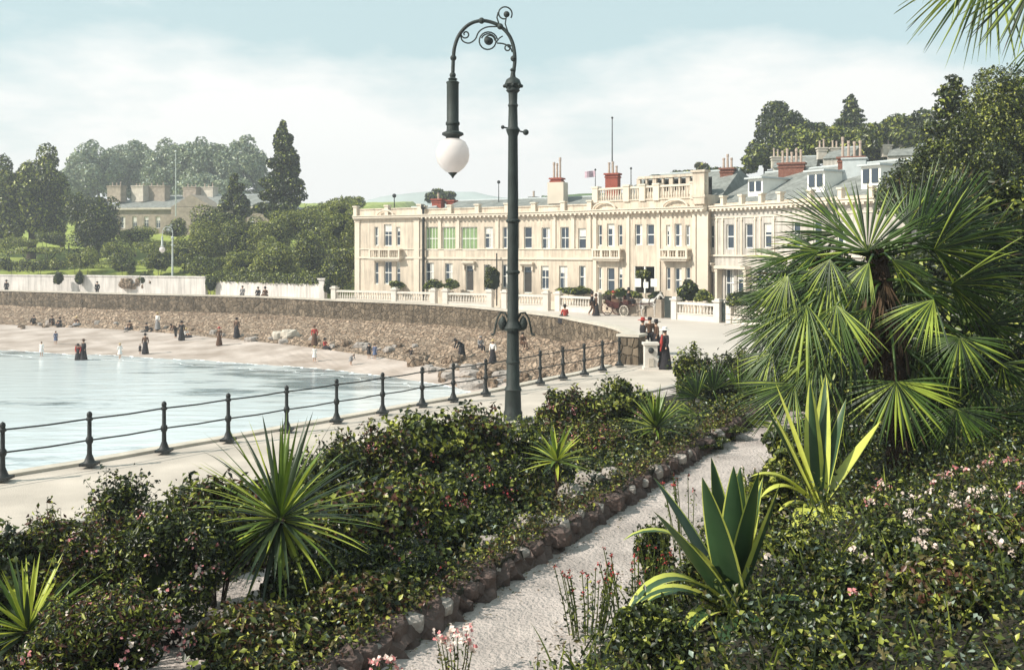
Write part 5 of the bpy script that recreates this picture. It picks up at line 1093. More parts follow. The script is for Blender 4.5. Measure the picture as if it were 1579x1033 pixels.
def fan(par, root, hub, mid, nrm, Rr, spread, nseg, droop, rs, mats=('palm_green', 'palm_light', 'palm_dark'), bias=(.6, .25, .15), petiole=True):
    mb = MB(); hub = Vector(hub); mats = list(mats)+['palm_dead']; mid = Vector(mid).normalized(); nrm = (Vector(nrm)-mid*Vector(nrm).dot(mid)).normalized()
    if petiole and root is not None:
        root = Vector(root); m_ = root.lerp(hub, .55)+Vector((0, 0, .12*(hub-root).length)); mb.tube([root, m_, hub], [.022, .016, .012], 5)
        mb.m = [0]*len(mb.f)
    sd_ = nrm.cross(mid); st = (0, .16, .32, .48, .66, .84, 1.0); dth = spread/nseg
    for i in range(nseg):
        th = -spread/2+(i+.5)*dth; d = mid*math.cos(th)+sd_*math.sin(th); sd2 = -mid*math.sin(th)+sd_*math.cos(th); L = Rr*(.66+.36*math.cos(th*.62))*rs.uniform(.93, 1.05)
        mi = rs.choices(range(3), bias)[0]; k = len(mb.v); dr = droop*rs.uniform(.5, 1.8); sk = rs.uniform(-.06, .06)
        for s_ in st:
            wv = min(s_*L*dth*.5, .46*L*dth*.5)*(1 if s_ < .5 else max(.02, (1-(s_-.5)/.5)**.7))
            c = hub+d*(s_*L)+nrm*(-.25*Rr*(s_**2)*.25)+Vector((0, 0, -dr*Rr*s_**2.4))+sd2*sk*s_*L
            ridge = nrm*(.006+.75*wv)
            mb.v += [tuple(c-sd2*wv-ridge*.5), tuple(c+ridge*.5), tuple(c+sd2*wv-ridge*.5)]
        for q in range(len(st)-1):
            for j in range(2): mb.f.append((k+q*3+j, k+q*3+j+1, k+q*3+4+j, k+q*3+3+j)); mb.m.append(3 if q == len(st)-2 and (i*7+nseg) % 3 == 0 and mi == 2 else mi)
    return flatmesh(mb, 'frond', list(mats), par)
def fan_px(par, root, px, py, D, ang, Rpx, spread, seed, droop=.08, dy=0., tilt=0., nseg=38, bias=(.6, .25, .15), petiole=True):
    """frond whose hub is seen at px,py at distance D; ang = direction of the middle segment, dy = lean away from us, tilt = roll of the blade"""
    hub = P(px, py, D); mid = Vector((math.cos(R(ang)), dy, math.sin(R(ang)))).normalized(); n0 = (CAMP-hub).normalized(); n0 = (n0-mid*n0.dot(mid)).normalized()
    n0 = Matrix.Rotation(R(tilt), 3, mid)@n0; return fan(par, root, hub, mid, n0, Rpx/F*D/.98, R(spread), nseg, droop, random.Random(seed), bias=bias, petiole=petiole)
# --- the great fan palm
pb = gh(1384, 736); DP = pb.y
pal = thing('fan_palm', 'large fan palm with dark trunk and many spreading fronds on the right bed', 'palm', pb)
tr = [(1384, 740, .0), (1386, 700, .0), (1384, 640, .02), (1378, 560, .04), (1368, 480, .05), (1356, 420, .06), (1350, 385, .08)]
pts = [P(a, b_, DP+c) for a, b_, c in tr]; pts[0] = pb-Vector((0, 0, .15)); k = DP/F
mb = MB(); rs = random.Random(3); mb.tube(smooth_line(pts, 4), [k*(27-8*min(1, i/5)-4*min(1, i/20)+rs.uniform(-1.2, 1.2)) for i in range(25)], 14)
for i in range(420):
    f = rs.random()**.9; j = min(len(pts)-2, int(f*(len(pts)-1))); c = pts[j].lerp(pts[j+1], f*(len(pts)-1)-j); a = rs.random()*6.283; r_ = k*(22-9*f); n0 = Vector((math.cos(a), math.sin(a), 0))
    q = c+n0*r_*.85; blade(mb, q, n0*.55+Vector((0, 0, rs.choice([1, 1, -1]))), n0, k*rs.uniform(10, 22), k*5, .3, prof_sword, 3, .3)
mb.build('trunk', 'palm_bark', pal)
hubc = P(1352, 392, DP+.05)
FR = [ # px, py, dD, angle, Rpx, spread, droop, dy, tilt, bias
 (1338, 388, -.35, 97, 112, 165, .00, .15, 0, (.5, .3, .2)), (1412, 372, -.10, 22, 145, 125, .03, .1, 12, (.6, .15, .25)), (1400, 350, .5, 62, 88, 130, .0, .3, 0, (.5, .15, .35)), (1455, 350, .3, 20, 120, 120, .03, .1, 10, (.55, .1, .35)), (1500, 400, .3, -5, 90, 140, .08, .1, 10, (.5, .1, .4)),
 (1300, 360, .15, 155, 105, 120, .03, .2, 25, (.5, .15, .35)), (1262, 388, -.1, 176, 75, 120, .10, .0, 40, (.5, .15, .35)), (1440, 385, -.2, 8, 125, 130, .06, -.1, 20, (.55, .25, .2)),
 (1280, 425, -.4, 215, 112, 130, .10, -.2, 25, (.5, .3, .2)), (1222, 440, -.1, 200, 92, 140, .16, 0, 30, (.55, .2, .25)), (1245, 470, -.6, 240, 112, 120, .08, -.2, 20, (.4, .5, .1)),
 (1290, 470, -.75, 262, 100, 120, .05, -.1, 25, (.4, .5, .1)), (1195, 500, .0, 205, 78, 150, .12, .1, 20, (.6, .1, .3)), (1440, 462, -.8, 222, 92, 100, .04, -.3, 30, (.3, .65, .05)),
 (1465, 440, -.1, -8, 130, 110, .10, 0, 25, (.6, .2, .2)), (1500, 425, .2, 12, 95, 120, .07, .2, 10, (.55, .2, .25)), (1480, 520, -.35, 262, 84, 200, .02, -.15, 5, (.5, .3, .2)),
 (1382, 588, -.85, 270, 100, 190, .00, -.25, 0, (.35, .55, .1)), (1512, 592, -.1, 265, 58, 200, .03, 0, 10, (.4, .25, .35)), (1475, 630, -.5, 275, 82, 185, .03, -.1, 0, (.6, .1, .3)),
 (1530, 640, -.2, -20, 90, 110, .10, 0, 20, (.6, .1, .3)), (1500, 672, -.3, -12, 100, 90, .10, 0, 40, (.5, .2, .3)), (1310, 520, -.2, 228, 105, 130, .08, 0, 25, (.55, .2, .25)),
 (1260, 545, -.5, 236, 95, 120, .06, -.1, 20, (.5, .35, .15)), (1225, 592, -.65, 222, 100, 110, .05, -.1, 15, (.5, .4, .1)), (1300, 600, -.2, 240, 85, 130, .05, 0, 20, (.6, .1, .3)),
 (1420, 520, .2, 300, 95, 150, .05, .1, 10, (.5, .1, .4)), (1335, 430, .6, 250, 110, 160, .04, .3, 10, (.4, .1, .5)), (1400, 430, .7, 290, 110, 160, .04, .3, 10, (.4, .1, .5)),
 (1290, 640, -.1, 225, 80, 140, .05, 0, 10, (.5, .1, .4)), (1420, 650, .1, 300, 80, 150, .05, 0, 10, (.5, .1, .4)), (1520, 500, .1, -15, 80, 150, .05, 0, 20, (.5, .2, .3)), (1190, 545, -.3, 225, 66, 120, .05, 0, 30, (.5, .35, .15)),
 (1215, 400, .1, 196, 70, 130, .10, 0, 35, (.6, .15, .25)), (1240, 425, .3, 215, 95, 150, .08, .1, 20, (.5, .2, .3)), (1205, 455, .2, 205, 70, 150, .10, 0, 25, (.6, .1, .3)), (1235, 500, .3, 240, 90, 150, .06, .1, 15, (.5, .1, .4)),
 (1280, 400, -.5, 250, 70, 110, .08, -.2, 25, (.35, .5, .15)), (1215, 425, -.5, 245, 72, 90, .06, -.1, 30, (.3, .6, .1)), (1530, 360, .1, 5, 60, 140, .06, 0, 20, (.5, .2, .3)), (1450, 590, .2, 280, 80, 180, .04, 0, 10, (.5, .1, .4)), (1545, 560, -.3, 300, 70, 160, .04, 0, 10, (.5, .2, .3)),
 (1345, 470, -.5, 225, 60, 60, .06, -.2, 20, (.3, .6, .1)), (1340, 405, -.5, 235, 70, 80, .06, -.2, 30, (.3, .6, .1)), (1375, 400, -.45, 320, 60, 70, .08, -.2, 30, (.4, .5, .1))]
for i, (px, py, dD, an, rp, spd, dr, dy, ti, bi) in enumerate(FR):
    bi = (bi[0], bi[1]*.62, bi[2]+.12); dr += .035  # fewer light, more dark leaflets: shadow among the fronds put into colour
    f = max(0, min(1, (py-385)/330)); j = f*(len(pts)-1); jj = len(pts)-2-min(len(pts)-2, int(j)); root = P(1350+34*f, min(392+ (py-392)*.55, 600) if py > 392 else 392, DP+.03)
    fan_px(pal, root, px, py, DP+dD, an, rp, spd, 100+i, dr, dy, ti, 36 if rp > 70 else 26, bi)
for i in range(12):     # withered fronds folded down against the trunk
    a = i*.53; c_ = pts[-1].lerp(pts[2], .15+.5*random.random()); n0 = Vector((math.cos(a), math.sin(a), 0)); fan(pal, c_, c_+n0*.18+Vector((0, 0, -.05)), n0*.25+Vector((0, 0, -1)), n0, .42, R(60), 9, .05, random.Random(i), mats=('palm_dead', 'palm_dead', 'palm_bark'))
# --- overhanging palm at the top right corner
pb2 = Vector((4.35, 5.6, gzxy(4.35, 5.6))); pl2 = thing('fan_palm', 'second fan palm whose drooping frond tips hang into the top right corner', 'palm', pb2); tp2 = Vector((4.05, 5.6, 7.6))
mb = MB(); mb.tube([pb2-Vector((0, 0, .1)), pb2.lerp(tp2, .5)+Vector((.05, 0, 0)), tp2], [.13, .10, .09], 12); mb.build('trunk', 'palm_bark', pl2)
for i, (px, py, an, rp, spd, dr, ti) in enumerate(((1530, -62, 232, 150, 100, .12, 10), (1600, -40, 250, 125, 110, .10, 0), (1655, 10, 262, 120, 110, .10, 20), (1500, -110, 205, 130, 100, .15, 20), (1690, -60, 300, 120, 120, .1, 0), (1640, -200, 80, 130, 150, .05, 0), (1720, -170, 20, 130, 140, .1, 20), (1560, -180, 140, 130, 140, .1, 20))):
    fan_px(pl2, tp2, px, py, 5.6-.25*(i % 3), an, rp, spd, 300+i, dr, -.1, ti, 30, (.45, .45, .1))
# --- agaves
def agave(label, base, leaves, L0, seed, mats=('agave_green', 'agave_yellow')):
    t = thing('agave', label, 'agave', base); b_ = Vector(base); rs = random.Random(seed)
    for az, el, L, wd, droop, curl, me in leaves:
        mb = MB(); d = Vector((math.cos(R(az))*math.cos(R(el)), math.sin(R(az))*math.cos(R(el)), math.sin(R(el)))); up = Vector((0, 0, 1)) if el < 80 else Vector((0, 1, 0))
        blade(mb, b_+Vector((d.x, d.y, 0))*L0*.06+Vector((0, 0, .03)), d, up, L, wd, droop, prof_agave, 14, .35, 1 if me == 1 else 0, 1, .07 if me != 2 else .25, curl)
        flatmesh(mb, 'leaf', list(mats), t)
    mb = MB(); mb.lathe(tuple(b_-Vector((0, 0, .1))), [(.07, 0), (.10, .1), (.06, .2)], 10); mb.build('rosette_base', 'agave_yellow', t)
    return t
a1 = gh(1132, 955); k1 = a1.y/F
agave('large agave in front, dark upright leaves and two yellow edged arching leaves', a1, [(q0_, q1_, q2_*k1, q3_*k1, q4_, 0, q5_) for q0_, q1_, q2_, q3_, q4_, q5_ in (
  (212, 52, 240, 52, .15, 0), (230, 68, 250, 50, .05, 0), (150, 60, 235, 46, .25, 0), (120, 78, 240, 46, .0, 0), (60, 82, 225, 44, -.1, 0), (255, 86, 235, 46, .0, 0), (305, 78, 235, 50, -.15, 0), (325, 70, 225, 46, -.35, 2), (20, 76, 215, 42, -.15, 2),
  (196, 66, 250, 40, 2.2, 2), (205, 50, 235, 42, 2.6, 2), (188, 40, 190, 36, 2.2, 2), (225, 30, 150, 40, 1.9, 2), (250, 22, 130, 40, 1.7, 0), (290, 18, 110, 36, 1.6, 0), (340, 35, 130, 36, 1.2, 0), (178, 36, 150, 34, 1.8, 2))], 1, 1)
a2 = gh(1262, 800); k2 = a2.y/F; a2.z += .10
agave('yellow green agave between the path and the fan palm trunk, one leaf reaching up right', a2, [(165, 66, 178*k2, 33*k2, .1, 0, 1), (110, 84, 194*k2, 30*k2, -.03, 0, 2), (60, 76, 205*k2, 30*k2, -.1, 0, 2), (8, 52, 162*k2, 33*k2, -.1, 0, 1), (182, 50, 118*k2, 27*k2, 1.5, 0, 1), (200, 46, 113*k2, 24*k2, 1.9, 0, 1), (150, 62, 178*k2, 27*k2, .05, 0, 0),
  (178, 72, 199*k2, 30*k2, .05, 0, 1), (225, 5, 75*k2, 30*k2, 1.2, 0, 1), (265, 0, 81*k2, 36*k2, 1.4, 0, 1), (290, 10, 75*k2, 30*k2, 1.5, 0, 1), (30, 70, 172*k2, 27*k2, .0, 0, 0), (195, 20, 64*k2, 21*k2, 1.2, 0, 1), (240, 20, 64*k2, 30*k2, 1.9, 0, 1)], 1, 2)
# --- spiky rosettes
c1 = gh(432, 945); h1 = P(432, 802, c1.y-.1)
cordyline('large spiky cordyline with long narrow leaves in front of the promenade, left of centre', c1, h1, 158/F*h1.y, 9.5/F*h1.y, 170, 4, lo=-.95, droop=.5, extra=[((-.02, .1, 1), 150/F*h1.y)])
c2 = gh(45, 1070); h2 = P(42, 975, c2.y)
cordyline('spiky cordyline cut by the bottom left corner', c2, h2, 125/F*h2.y, 10/F*h2.y, 80, 5, lo=-.5, droop=.35)
c3 = gh(858, 775); h3 = P(858, 712, c3.y)
cordyline('small bright cordyline with short trunk beside the rockery edge of the path', c3, h3, 60/F*h3.y, 9/F*h3.y, 44, 6, lo=-.35, droop=.5, probs=(.35, .5, .15))
c4 = gh(1012, 700); h4 = P(1012, 660, c4.y+.4)
cordyline('low spiky plant with stiff dull leaves at the far end of the shrub bed', (h4.x, h4.y, gzxy(h4.x, h4.y)), h4, 62/F*h4.y, 6/F*h4.y, 80, 7, lo=-.2, droop=.3, trunk=True)
# --- young fan palms at the end of the bed
yp = gh(1110, 665); yp = Vector((P(1108, 640, 18).x, 18, 0)); yp.z = gzxy(yp.x, yp.y); t = thing('young_fan_palm', 'young fan palm with upright dull fronds at the far end of the path', 'palm', yp); mb = MB(); tpp = P(1112, 640, 18); mb.tube([yp-Vector((0, 0, .1)), tpp], [.14, .10], 10); mb.build('trunk', 'palm_bark', t)
for i, (px, py, an, rp, spd, bi) in enumerate(((1100, 602, 95, 52, 150, (.4, .1, .5)), (1140, 606, 60, 58, 130, (.5, .2, .3)), (1075, 612, 130, 48, 140, (.4, .1, .5)), (1150, 645, -20, 62, 100, (.5, .3, .2)), (1120, 650, -70, 50, 110, (.4, .3, .3)), (1075, 640, 190, 42, 130, (.5, .1, .4)), (1170, 620, 30, 52, 120, (.5, .3, .2)))):
    fan_px(t, tpp, px, py, 18-.2*(i % 3), an, rp, spd, 400+i, .05, 0, 15, 24, bi)
# --- shrubs of the bed between the promenade and the path
SH = [ # px, py of centre, D, rx, ry (px), n, pal, fl, nfl, label
 (20, 905, 8.0, 60, 62, 5000, 'dark', None, 0, 'dark leafy shrub at the left edge above the corner cordyline'), (120, 885, 8.3, 95, 85, 11000, 'dark', ['petal_pale', 'petal_pink'], 16, 'large dark flowering shrub with pale blooms at bottom left'),
 (188, 782, 10.4, 42, 38, 4200, 'dark', None, 0, 'round dark bush top standing out against the promenade at left'), (70, 850, 9.4, 70, 28, 4200, 'bush', ['petal_pale'], 8, 'low leafy shrub with white blooms by the promenade kerb at far left'),
 (262, 880, 8.2, 95, 90, 13000, 'dark', ['petal_pale', 'petal_pink'], 12, 'tree-like dark shrub with a visible leaning trunk, left of the large cordyline'), (335, 815, 9.3, 70, 55, 7500, 'bush', ['petal_pale'], 9, 'glossy leaved shrub just behind the left side of the large cordyline'),
 (300, 775, 10.4, 50, 18, 2600, 'bush', None, 0, 'low sprig of leaves along the kerb left of the large cordyline'), (160, 990, 7.0, 120, 60, 9000, 'dark', ['petal_pale', 'petal_pink'], 18, 'dark low shrub along the bottom edge left of the side path'),
 (500, 760, 11.2, 70, 60, 7500, 'dark', None, 0, 'dark shrub behind the large cordyline'), (575, 742, 12.0, 72, 66, 9500, 'olive', ['petal_pink'], 6, 'olive tinted shrub right of the large cordyline'),
 (655, 722, 12.8, 76, 66, 10000, 'bush', ['petal_pink', 'petal_red'], 12, 'bright leaved shrub with small pink flowers left of the street lamp foot'), (560, 825, 9.9, 85, 60, 9500, 'dark', ['petal_pink', 'petal_pale'], 10, 'dark shrub in the middle of the bed right of the cordyline'),
 (650, 800, 10.8, 82, 55, 9500, 'bush', ['petal_red', 'petal_pink'], 16, 'flowering shrub with red and pink blooms in the middle of the bed'), (735, 712, 13.4, 72, 66, 10000, 'bush', ['petal_pale'], 6, 'full leafy shrub hiding the foot of the street lamp'),
 (730, 775, 11.9, 68, 52, 8500, 'dark', ['petal_pink', 'petal_red'], 14, 'dark shrub with scattered pink blossom between the lamp and the path'), (810, 712, 14.2, 46, 50, 5200, 'bush', None, 0, 'shrub just right of the street lamp behind the small cordyline'),
 (795, 765, 12.8, 48, 42, 5200, 'dark', None, 0, 'dark shrub left of the small bright cordyline'), (880, 655, 17.5, 55, 42, 7000, 'olive', ['petal_pink'], 8, 'olive shrub right of the street lamp against the promenade'), (955, 640, 18.5, 58, 44, 8000, 'bush', ['petal_pink', 'petal_pale'], 10, 'tall rose bush crest rising highest in the far bed'),
 (915, 700, 15.6, 60, 42, 7500, 'bush', ['petal_red', 'petal_pink'], 18, 'rose bush with red blooms right of the small cordyline'), (975, 690, 16.5, 48, 34, 5000, 'dark', None, 0, 'dark shrub beside the low spiky plant'), (1060, 700, 16.2, 60, 30, 5000, 'dark', None, 0, 'dark low shrub under the young fan palm'),
 (900, 738, 14.3, 34, 22, 2600, 'dark', ['petal_pale'], 4, 'small dark shrub behind the edging stones'), (1066, 592, 21.5, 26, 46, 4200, 'bush', None, 0, 'upright bright green shrub at the end of the bed beside the road'), (1110, 600, 22.5, 50, 42, 5200, 'dark', None, 0, 'dark shrub behind the young fan palm'),
 (1165, 612, 21.5, 50, 48, 5200, 'dark', None, 0, 'dark shrub left of the fan palm at the road side'), (1150, 560, 24, 38, 16, 1500, 'bush', None, 0, 'loose airy shrub standing against the road at right'), (480, 905, 8.7, 60, 50, 6500, 'dark', None, 0, 'shadowy shrub directly under the large cordyline'),
 (600, 878, 9.3, 75, 36, 6000, 'dark', ['petal_pink', 'petal_pale', 'petal_red'], 8, 'low shrub with pink and white blooms near the rockery edge'), (400, 985, 7.6, 100, 34, 6500, 'olive', None, 0, 'low leafy plants right of the side path at the bottom'),
 (560, 930, 8.4, 80, 28, 5000, 'olive', None, 0, 'low green plants on the slope above the rockery'), (640, 868, 10.0, 52, 26, 3600, 'olive', ['petal_pink'], 5, 'low bronze tinted plants above the rockery, nearest the bottom'), (740, 822, 11.0, 50, 28, 3600, 'dark', ['petal_pale'], 4, 'low dark plants above the rockery below the lamp'), (820, 790, 12.2, 36, 22, 2600, 'olive', None, 0, 'low olive plants left of the pale boulders'),
 (960, 722, 15, 44, 18, 2800, 'dark', ['petal_red'], 5, 'low plants spilling over the edging right of the boulders'), (1030, 705, 16.4, 40, 14, 2400, 'dark', None, 0, 'low dark plants spilling over the edging under the young fan palm'), (1100, 690, 17, 46, 14, 2600, 'dark', None, 0, 'lowest dark plants at the far end of the rockery'),
 (1205, 530, 20, 22, 40, 1800, 'bush', None, 0, 'thin leafy shrub at the left of the palm fronds')]
for i, (px, py, D, rx, ry, n, pal_, fl, nfl, lb) in enumerate(SH):
    c = P(px, py, D); k = D/F; g_ = gzxy(c.x, c.y); rz_ = ry*k; vr_ = random.Random(i).choice((.7, .8, .9, 1, 1.15))*(.8 if D < 9 else 1); ar_ = random.Random(i+50).choice((.35, .45, .6, .75)); top = c.z+rz_; bot = min(c.z-rz_, g_+.1); cz = (top+bot)/2; rz_ = (top-bot)/2
    shrub('flowering_shrub' if fl else 'shrub', lb, 'shrub', (c.x, c.y, cz), (rx*k, rx*k*.85, rz_), int(n/vr_**1.6), (.064+.0012*D)*vr_, 'rose' if fl and i % 2 else pal_, 500+i, aspect=ar_, flowers=fl, nfl=nfl, fsize=.045, gz=g_, nclump=30, cr=.34, core=.55, stems=7, sprigs=int(26+rx*.4), cut=-.3)
t = bpy.data.objects.new('shrub_trunk', None)
bpy.data.objects.remove(t)
# leaning trunk of the tree-like shrub
q0, q1, q2 = gh(262, 1000), None, None; par_ = [o for o in bpy.data.objects if o.get('label', '').startswith('tree-like dark shrub')][0]
mb = MB(); mb.tube([q0-Vector((0, 0, .1)), P(268, 950, q0.y), P(285, 915, q0.y), P(318, 890, q0.y+.05)], [.07, .055, .05, .025], 10); mb.build('trunk', 'bark', par_)
# stuff: leafy carpet on the slopes
def carpet(name, quad_uv, n, size, pal_, seed, h=.12, holes=None, lab=None):
    rng = np.random.default_rng(seed); (u0, u1), (w0, w1) = quad_uv; pts_ = []; nr = []
    while len(pts_) < n:
        u = rng.uniform(u0, u1); w_ = rng.uniform(w0, w1); p = UV(u, path_c(u)+w_); 
        if p.x**2+p.y**2 < 4.2: continue
        if holes and holes(p): continue
        z = gz(u, path_c(u)+w_); hh = h*(.6+.8*abs(hsh(u*2.2, w_*2.2)))
        pts_.append((p.x, p.y, z+rng.random()*hh)); nr.append((0, 0, 1))
    o = leaf_mesh(name, *PAL[pal_], np.array(pts_), np.array(nr, float), size, None, rng, .6, .5); o['kind'] = 'stuff'; return o
carpet('ground_cover', ((-9, 9), (1.08, 9)), 130000, .045, 'cover', 1, .42)
carpet('ground_cover', ((-9, 8), (-9, -.85)), 60000, .06, 'cover', 2, .34, holes=lambda p: any((Vector((p.x, p.y, 0))-Vector((s_.x, s_.y, 0))).length < .32 for s_ in [sp[i].lerp(sp[i+1], f_) for i in range(4) for f_ in (0, .5)]))
carpet('ground_cover', ((-7.5, -5.0), (1.0, 1.7)), 9000, .045, 'light', 6, .12)
carpet('ground_cover', ((-6.5, 3), (1.0, 1.5)), 2600, .05, 'light', 3, .10)
carpet('low_edging_plants', ((-9, 10), (-1.0, -.62)), 16000, .045, 'olive', 4, .20)
# grassy spikes and flowers in the right bed
rng = np.random.default_rng(9); mb = MB(); rs = random.Random(9)
for i in range(2600):
    u = rs.uniform(-8, 6); w_ = rs.uniform(1.0, 8); p = UV(u, path_c(u)+w_)
    if p.length < 2.0: continue
    z = gz(u, path_c(u)+w_)+.1; a = rs.random()*6.28; blade(mb, (p.x, p.y, z), (math.cos(a)*.5, math.sin(a)*.5, 1), (0, 1, 0), rs.uniform(.18, .42), .02, .7, prof_sword, 4, .2, rs.choices((0, 1, 2), (.5, .2, .3))[0])
o = flatmesh(mb, 'long_grass', ['leaf_mid', 'leaf_light', 'leaf_dark'], None); o['kind'] = 'stuff'
def flower_clump(label, px, py, n, col, rad=.07, h=.35, seed=1, cat='flower', size=.05, name='flower_clump', pal_='dark'):
    g_ = gh(px, py); rs_ = random.Random(seed); rng_ = np.random.default_rng(seed); t = thing(name, label, cat, g_); mb = MB(); heads = []; L_ = []
    for i in range(n):
        a = rs_.random()*6.28; r_ = rad*math.sqrt(rs_.random()); b_ = g_+Vector((math.cos(a)*r_*.5, math.sin(a)*r_*.5, -.03)); e = g_+Vector((math.cos(a)*r_, math.sin(a)*r_, h*rs_.uniform(.75, 1.1))); mb.tube([b_, b_.lerp(e, .5)+Vector((.01, 0, 0)), e], [.006, .005, .004], 5); heads.append(e)
        for q in range(14): L_.append(b_.lerp(e, .1+.85*rs_.random()))
    mb.build('stem', 'leaf_mid', t); L_ = np.array(L_)+rng_.normal(size=(len(L_), 3))*.014; leaf_mesh('foliage', *PAL[pal_], L_, rng_.normal(size=L_.shape), .042, t, rng_, .45)
    if col:
        hs_ = np.repeat(np.array(heads), 12, 0)+rng_.normal(size=(len(heads)*12, 3))*size*.35; leaf_mesh('blossom', col, [1]*len(col), hs_, rng_.normal(size=hs_.shape), size*.7, t, rng_, .9)
    return t
flower_clump('tall pink flowering stems in front of the path at the bottom, right of the rockery', 700, 1050, 9, ['petal_pale', 'petal_pale', 'petal_pink'], .16, .36, 1, size=.06, pal_='olive')
flower_clump('single pale pink bloom stems at the bottom edge of the path', 590, 1060, 5, ['petal_pale', 'petal_pink'], .12, .22, 2, size=.055)
flower_clump('dark leafy stems with red buds leaning over the path, left of the large agave', 905, 985, 26, ['petal_red', 'leaf_dark'], .30, .55, 3, size=.025)
flower_clump('bushy dark stems with a few red buds just right of the leaning stems', 975, 975, 30, ['petal_red', 'leaf_dark'], .34, .60, 4, size=.025)
flower_clump('tall thin red budded stems seen against the path above the large agave', 1060, 850, 10, ['petal_red', 'leaf_dark'], .30, .75, 5, size=.03)
flower_clump('slim leafy stems behind the left leaves of the large agave', 1010, 895, 30, ['leaf_dark'], .22, .55, 6, size=.03)
flower_clump('leafy stems with buds beside the path between the two agaves', 1170, 800, 34, ['petal_pale', 'leaf_mid'], .34, .50, 7, size=.025, pal_='bush')
for i, (px, py, c_) in enumerate(((1370, 770, 'pink'), (1410, 790, 'pale'), (1460, 760, 'pink'), (1500, 745, 'pink'), (1540, 735, 'pink'), (1560, 780, 'pink'), (1470, 800, 'pale'), (1350, 800, 'pink'), (1520, 790, 'pale'), (1500, 830, 'pink'), (1420, 830, 'pale'), (1340, 965, 'pink'), (1325, 905, 'pale'), (1200, 900, 'pale'), (1440, 870, 'pale'), (1550, 880, 'pale'))):
    flower_clump(['salmon pink', 'pale cream'][c_ == 'pale']+' flowers scattered over the ground cover of the right bed', px, py+18, 4 if i % 2 else 6, ['petal_pink', 'petal_pale'] if c_ == 'pink' else ['petal_pale'], .16, .30, 50+i, size=.045)['group'] = c_+' flowers of the right bed'
# right bed shrubs and dark backdrop
RB = [(1300, 900, None, 60, 40, 5000, 'dark', 'dark low shrub in the middle of the right bed'), (1450, 905, None, 80, 46, 7000, 'olive', 'bronze tinted low shrub in the lower right of the bed'), (1390, 840, None, 70, 34, 5000, 'dark', 'dark mound below the salmon flowers'), (1540, 830, None, 60, 40, 5000, 'rose', 'reddish mound at the right edge of the bed'),
 (1250, 970, None, 80, 40, 6000, 'dark', 'dark leafy mound near the bottom right of the large agave'), (1010, 985, None, 60, 52, 5000, 'dark', 'dark leafy mass below the arching leaves of the large agave'), (1010, 850, None, 26, 44, 2600, 'dark', 'upright dark plant against the path behind the large agave'), (1185, 770, None, 34, 44, 3000, 'bush', 'upright leafy plant between the path and the yellow green agave'),(1225, 850, None, 46, 34, 3600, 'bush', 'leafy tuft between the agave and the front ground cover'), (1248, 690, 13.2, 60, 44, 4200, 'dark', 'dark shrub behind the yellow green agave'), (1330, 690, 13.5, 60, 40, 4200, 'dark', 'dark shrub left of the palm trunk foot'),
 (1450, 690, 13.5, 90, 44, 6000, 'dark', 'dark shrub right of the palm trunk foot'), (1560, 690, 12.5, 70, 50, 4500, 'dark', 'dark shrub at the right edge behind the pink flowers'), (1215, 720, 12.2, 32, 26, 2600, 'bush', 'small leafy shrub where the path meets the right bed'),
 (1480, 560, 16, 130, 110, 14000, 'dark', 'wall of dark leaves behind the right half of the fan palm'), (1300, 590, 17, 110, 80, 11000, 'dark', 'wall of dark leaves behind the left half of the fan palm'), (1560, 420, 18, 70, 140, 11000, 'dark', 'tall dark hedge at the right edge'),
 (1275, 455, 19, 80, 95, 12000, 'dark', 'tall dark laurel added for darkness behind the left fronds of the fan palm'), (1340, 500, 20, 110, 80, 9000, 'dark', 'dark laurel directly behind the palm trunk'), (1440, 420, 24, 110, 90, 11000, 'dark', 'tall dark laurel behind the upper palm fronds'), (1095, 870, 7.9, 34, 40, 1800, 'dark', 'dark leaves filling the heart of the large agave')]  # laurel at the left fronds is added to supply the palm's shadow darkness
for i, (px, py, D, rx, ry, n, pal_, lb) in enumerate(RB):
    if D is None: h_ = gh(px, py+ry); D = h_.y
    c = P(px, py, D); k = D/F; g_ = gzxy(c.x, c.y); top = c.z+ry*k; bot = min(c.z-ry*k, g_+.2) if c.z-ry*k-g_ < 3 else g_; cz = (top+bot)/2
    shrub('shrub', lb, 'shrub', (c.x, c.y, cz), (rx*k, rx*k*.8, (top-bot)/2), n, .055+.004*D*(D > 10), pal_, 700+i, gz=g_, nclump=30, cr=.34, core=.66)
for i, (px, D, pt, rx, ry, n, pal_, sh, lb) in enumerate(((1468, 42, 118, 62, 120, 13000, 'dark', 'cone', 'dark layered conifer rising at the right above the fan palm'), (1545, 36, 120, 70, 120, 26000, 'bush', 'round', 'tall leafy tree at the right edge with feathery foliage'),
   (1500, 34, 190, 72, 90, 20000, 'dark', 'round', 'very dark tree crown between the conifer and the right edge'), (1440, 38, 215, 55, 75, 15000, 'dark', 'round', 'mid green tree left of the very dark crown above the palm'), (1535, 48, 105, 66, 110, 12000, 'dark', 'round', 'tall dark tree behind the feathery tree at the right edge'), (1478, 50, 175, 60, 90, 10000, 'dark', 'round', 'dense dark tree deep in the grove behind the palm'), (1590, 30, 230, 60, 130, 9000, 'dark', 'round', 'dark tree partly outside the right edge'), (1400, 44, 240, 44, 60, 6000, 'dark', 'round', 'small dark tree at the left of the right hand grove'))):
    b_ = Vector((*XY(px, D), 1.5)); b_.z = max(gzxy(b_.x, b_.y), onh(H2, b_.x, b_.y), 0); k = D/F
    tree('garden_tree', lb, 'tree', b_, EYE-(pt-HY)*k, (rx*k, rx*k*.9, ry*k), n, (.115 if n > 12000 else .15) if sh != 'cone' else .2, pal_, 800+i, None, 40, .28, .22, sh)
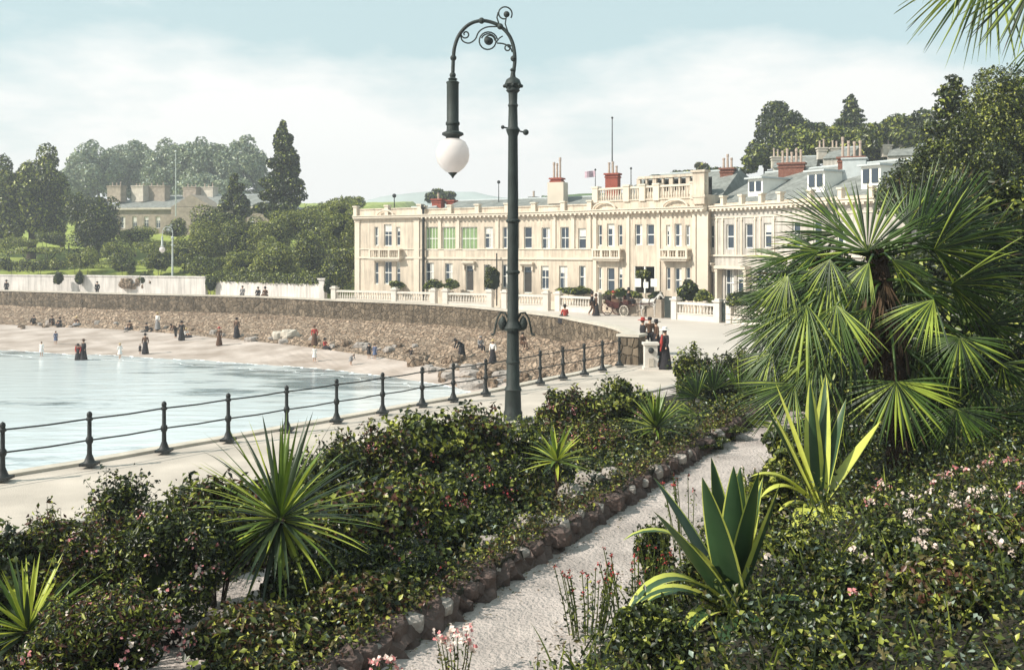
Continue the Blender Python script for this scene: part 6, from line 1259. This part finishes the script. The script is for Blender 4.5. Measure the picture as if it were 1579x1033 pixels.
# --- edging stones of the path
t = thing('rockery_wall', 'low dark rough stone edging wall along the left side of the garden path', 'wall', (*UV(0, path_c(0)-.7), 1.6)); rng = np.random.default_rng(31); rows = []
for i in range(220):
    u = -8.5+.08*i; c_ = path_c(u); rows.append([(*UV(u, c_+o_+.03*rng.normal()), z_+.022*rng.normal()) for o_, z_ in ((-.52, 1.58), (-.56, 1.66), (-.60, 1.74), (-.68, 1.80), (-.76, 1.79), (-.84, 1.72))])
mb = MB(); mb.add(*grid_mesh(rows)); mb.build('stonework', 'rockery', t)
random.seed(4)
for i in range(100):
    u = -8+.17*i+random.uniform(-.06, .06); w_ = -.68+random.uniform(-.09, .07); p = UV(u, path_c(u)+w_); s_ = random.choice([.08, .10, .12, .15, .17])
    rock('edging_stone', 'rough dark stone in the row edging the left side of the garden path', 'stone', (p.x, p.y, 1.70+s_*.25), s_, i+500, 'rockery' if i % 3 else 'stone_rock', 'dark stones edging the garden path', 10)
for i, (px, py, s_, lb) in enumerate(((880, 775, .19, 'pale rounded boulder on the rockery below the small cordyline, leftmost of three'), (908, 752, .22, 'largest pale boulder on the rockery, with a hollow face'), (942, 742, .17, 'pale upright boulder on the rockery, rightmost of three'), (808, 812, .12, 'small pale stone on the rockery left of the boulders'), (755, 842, .10, 'tiny whitish stone on the edge of the shrub bed'))):
    h_ = gh(px, py); rock('rockery_boulder', lb, 'rock', (h_.x, h_.y, h_.z+s_*.5), s_, 600+i, 'stone_rock', None, 12)

# --- the air over the bay
hz = MB(); hz.add([(x, y, z) for z in (-5.2, 42) for y in (-20, 420) for x in (-270, 170)], [(0, 2, 3, 1), (4, 5, 7, 6), (0, 1, 5, 4), (2, 6, 7, 3), (0, 4, 6, 2), (1, 3, 7, 5)])
m = bpy.data.materials.new('haze'); m.use_nodes = True; m.node_tree.nodes.clear(); v = m.node_tree.nodes.new('ShaderNodeVolumePrincipled'); mo = m.node_tree.nodes.new('ShaderNodeOutputMaterial')
v.inputs['Density'].default_value = .0011; v.inputs['Color'].default_value = (.92, .96, 1, 1); v.inputs['Anisotropy'].default_value = .2; m.node_tree.links.new(v.outputs[0], mo.inputs['Volume']); M['haze'] = m
hz.build('haze', 'haze')['kind'] = 'stuff'

rng = np.random.default_rng(12); N_ = 1400; uu = rng.uniform(-8, 9, N_); ww = rng.choice([-1, 1], N_)*(.6-np.abs(rng.normal(size=N_))*.16)
pp = np.array([(*UV(u, path_c(u)+w_), 1.625) for u, w_ in zip(uu, ww)]); o = leaf_mesh('fallen_leaves', ['palm_dead', 'leaf_olive', 'leaf_dark'], [.5, .3, .2], pp, np.tile([0, 0, 3.], (N_, 1)), .04, None, rng, .5, 1.0, 1.5, .1); o['kind'] = 'stuff'
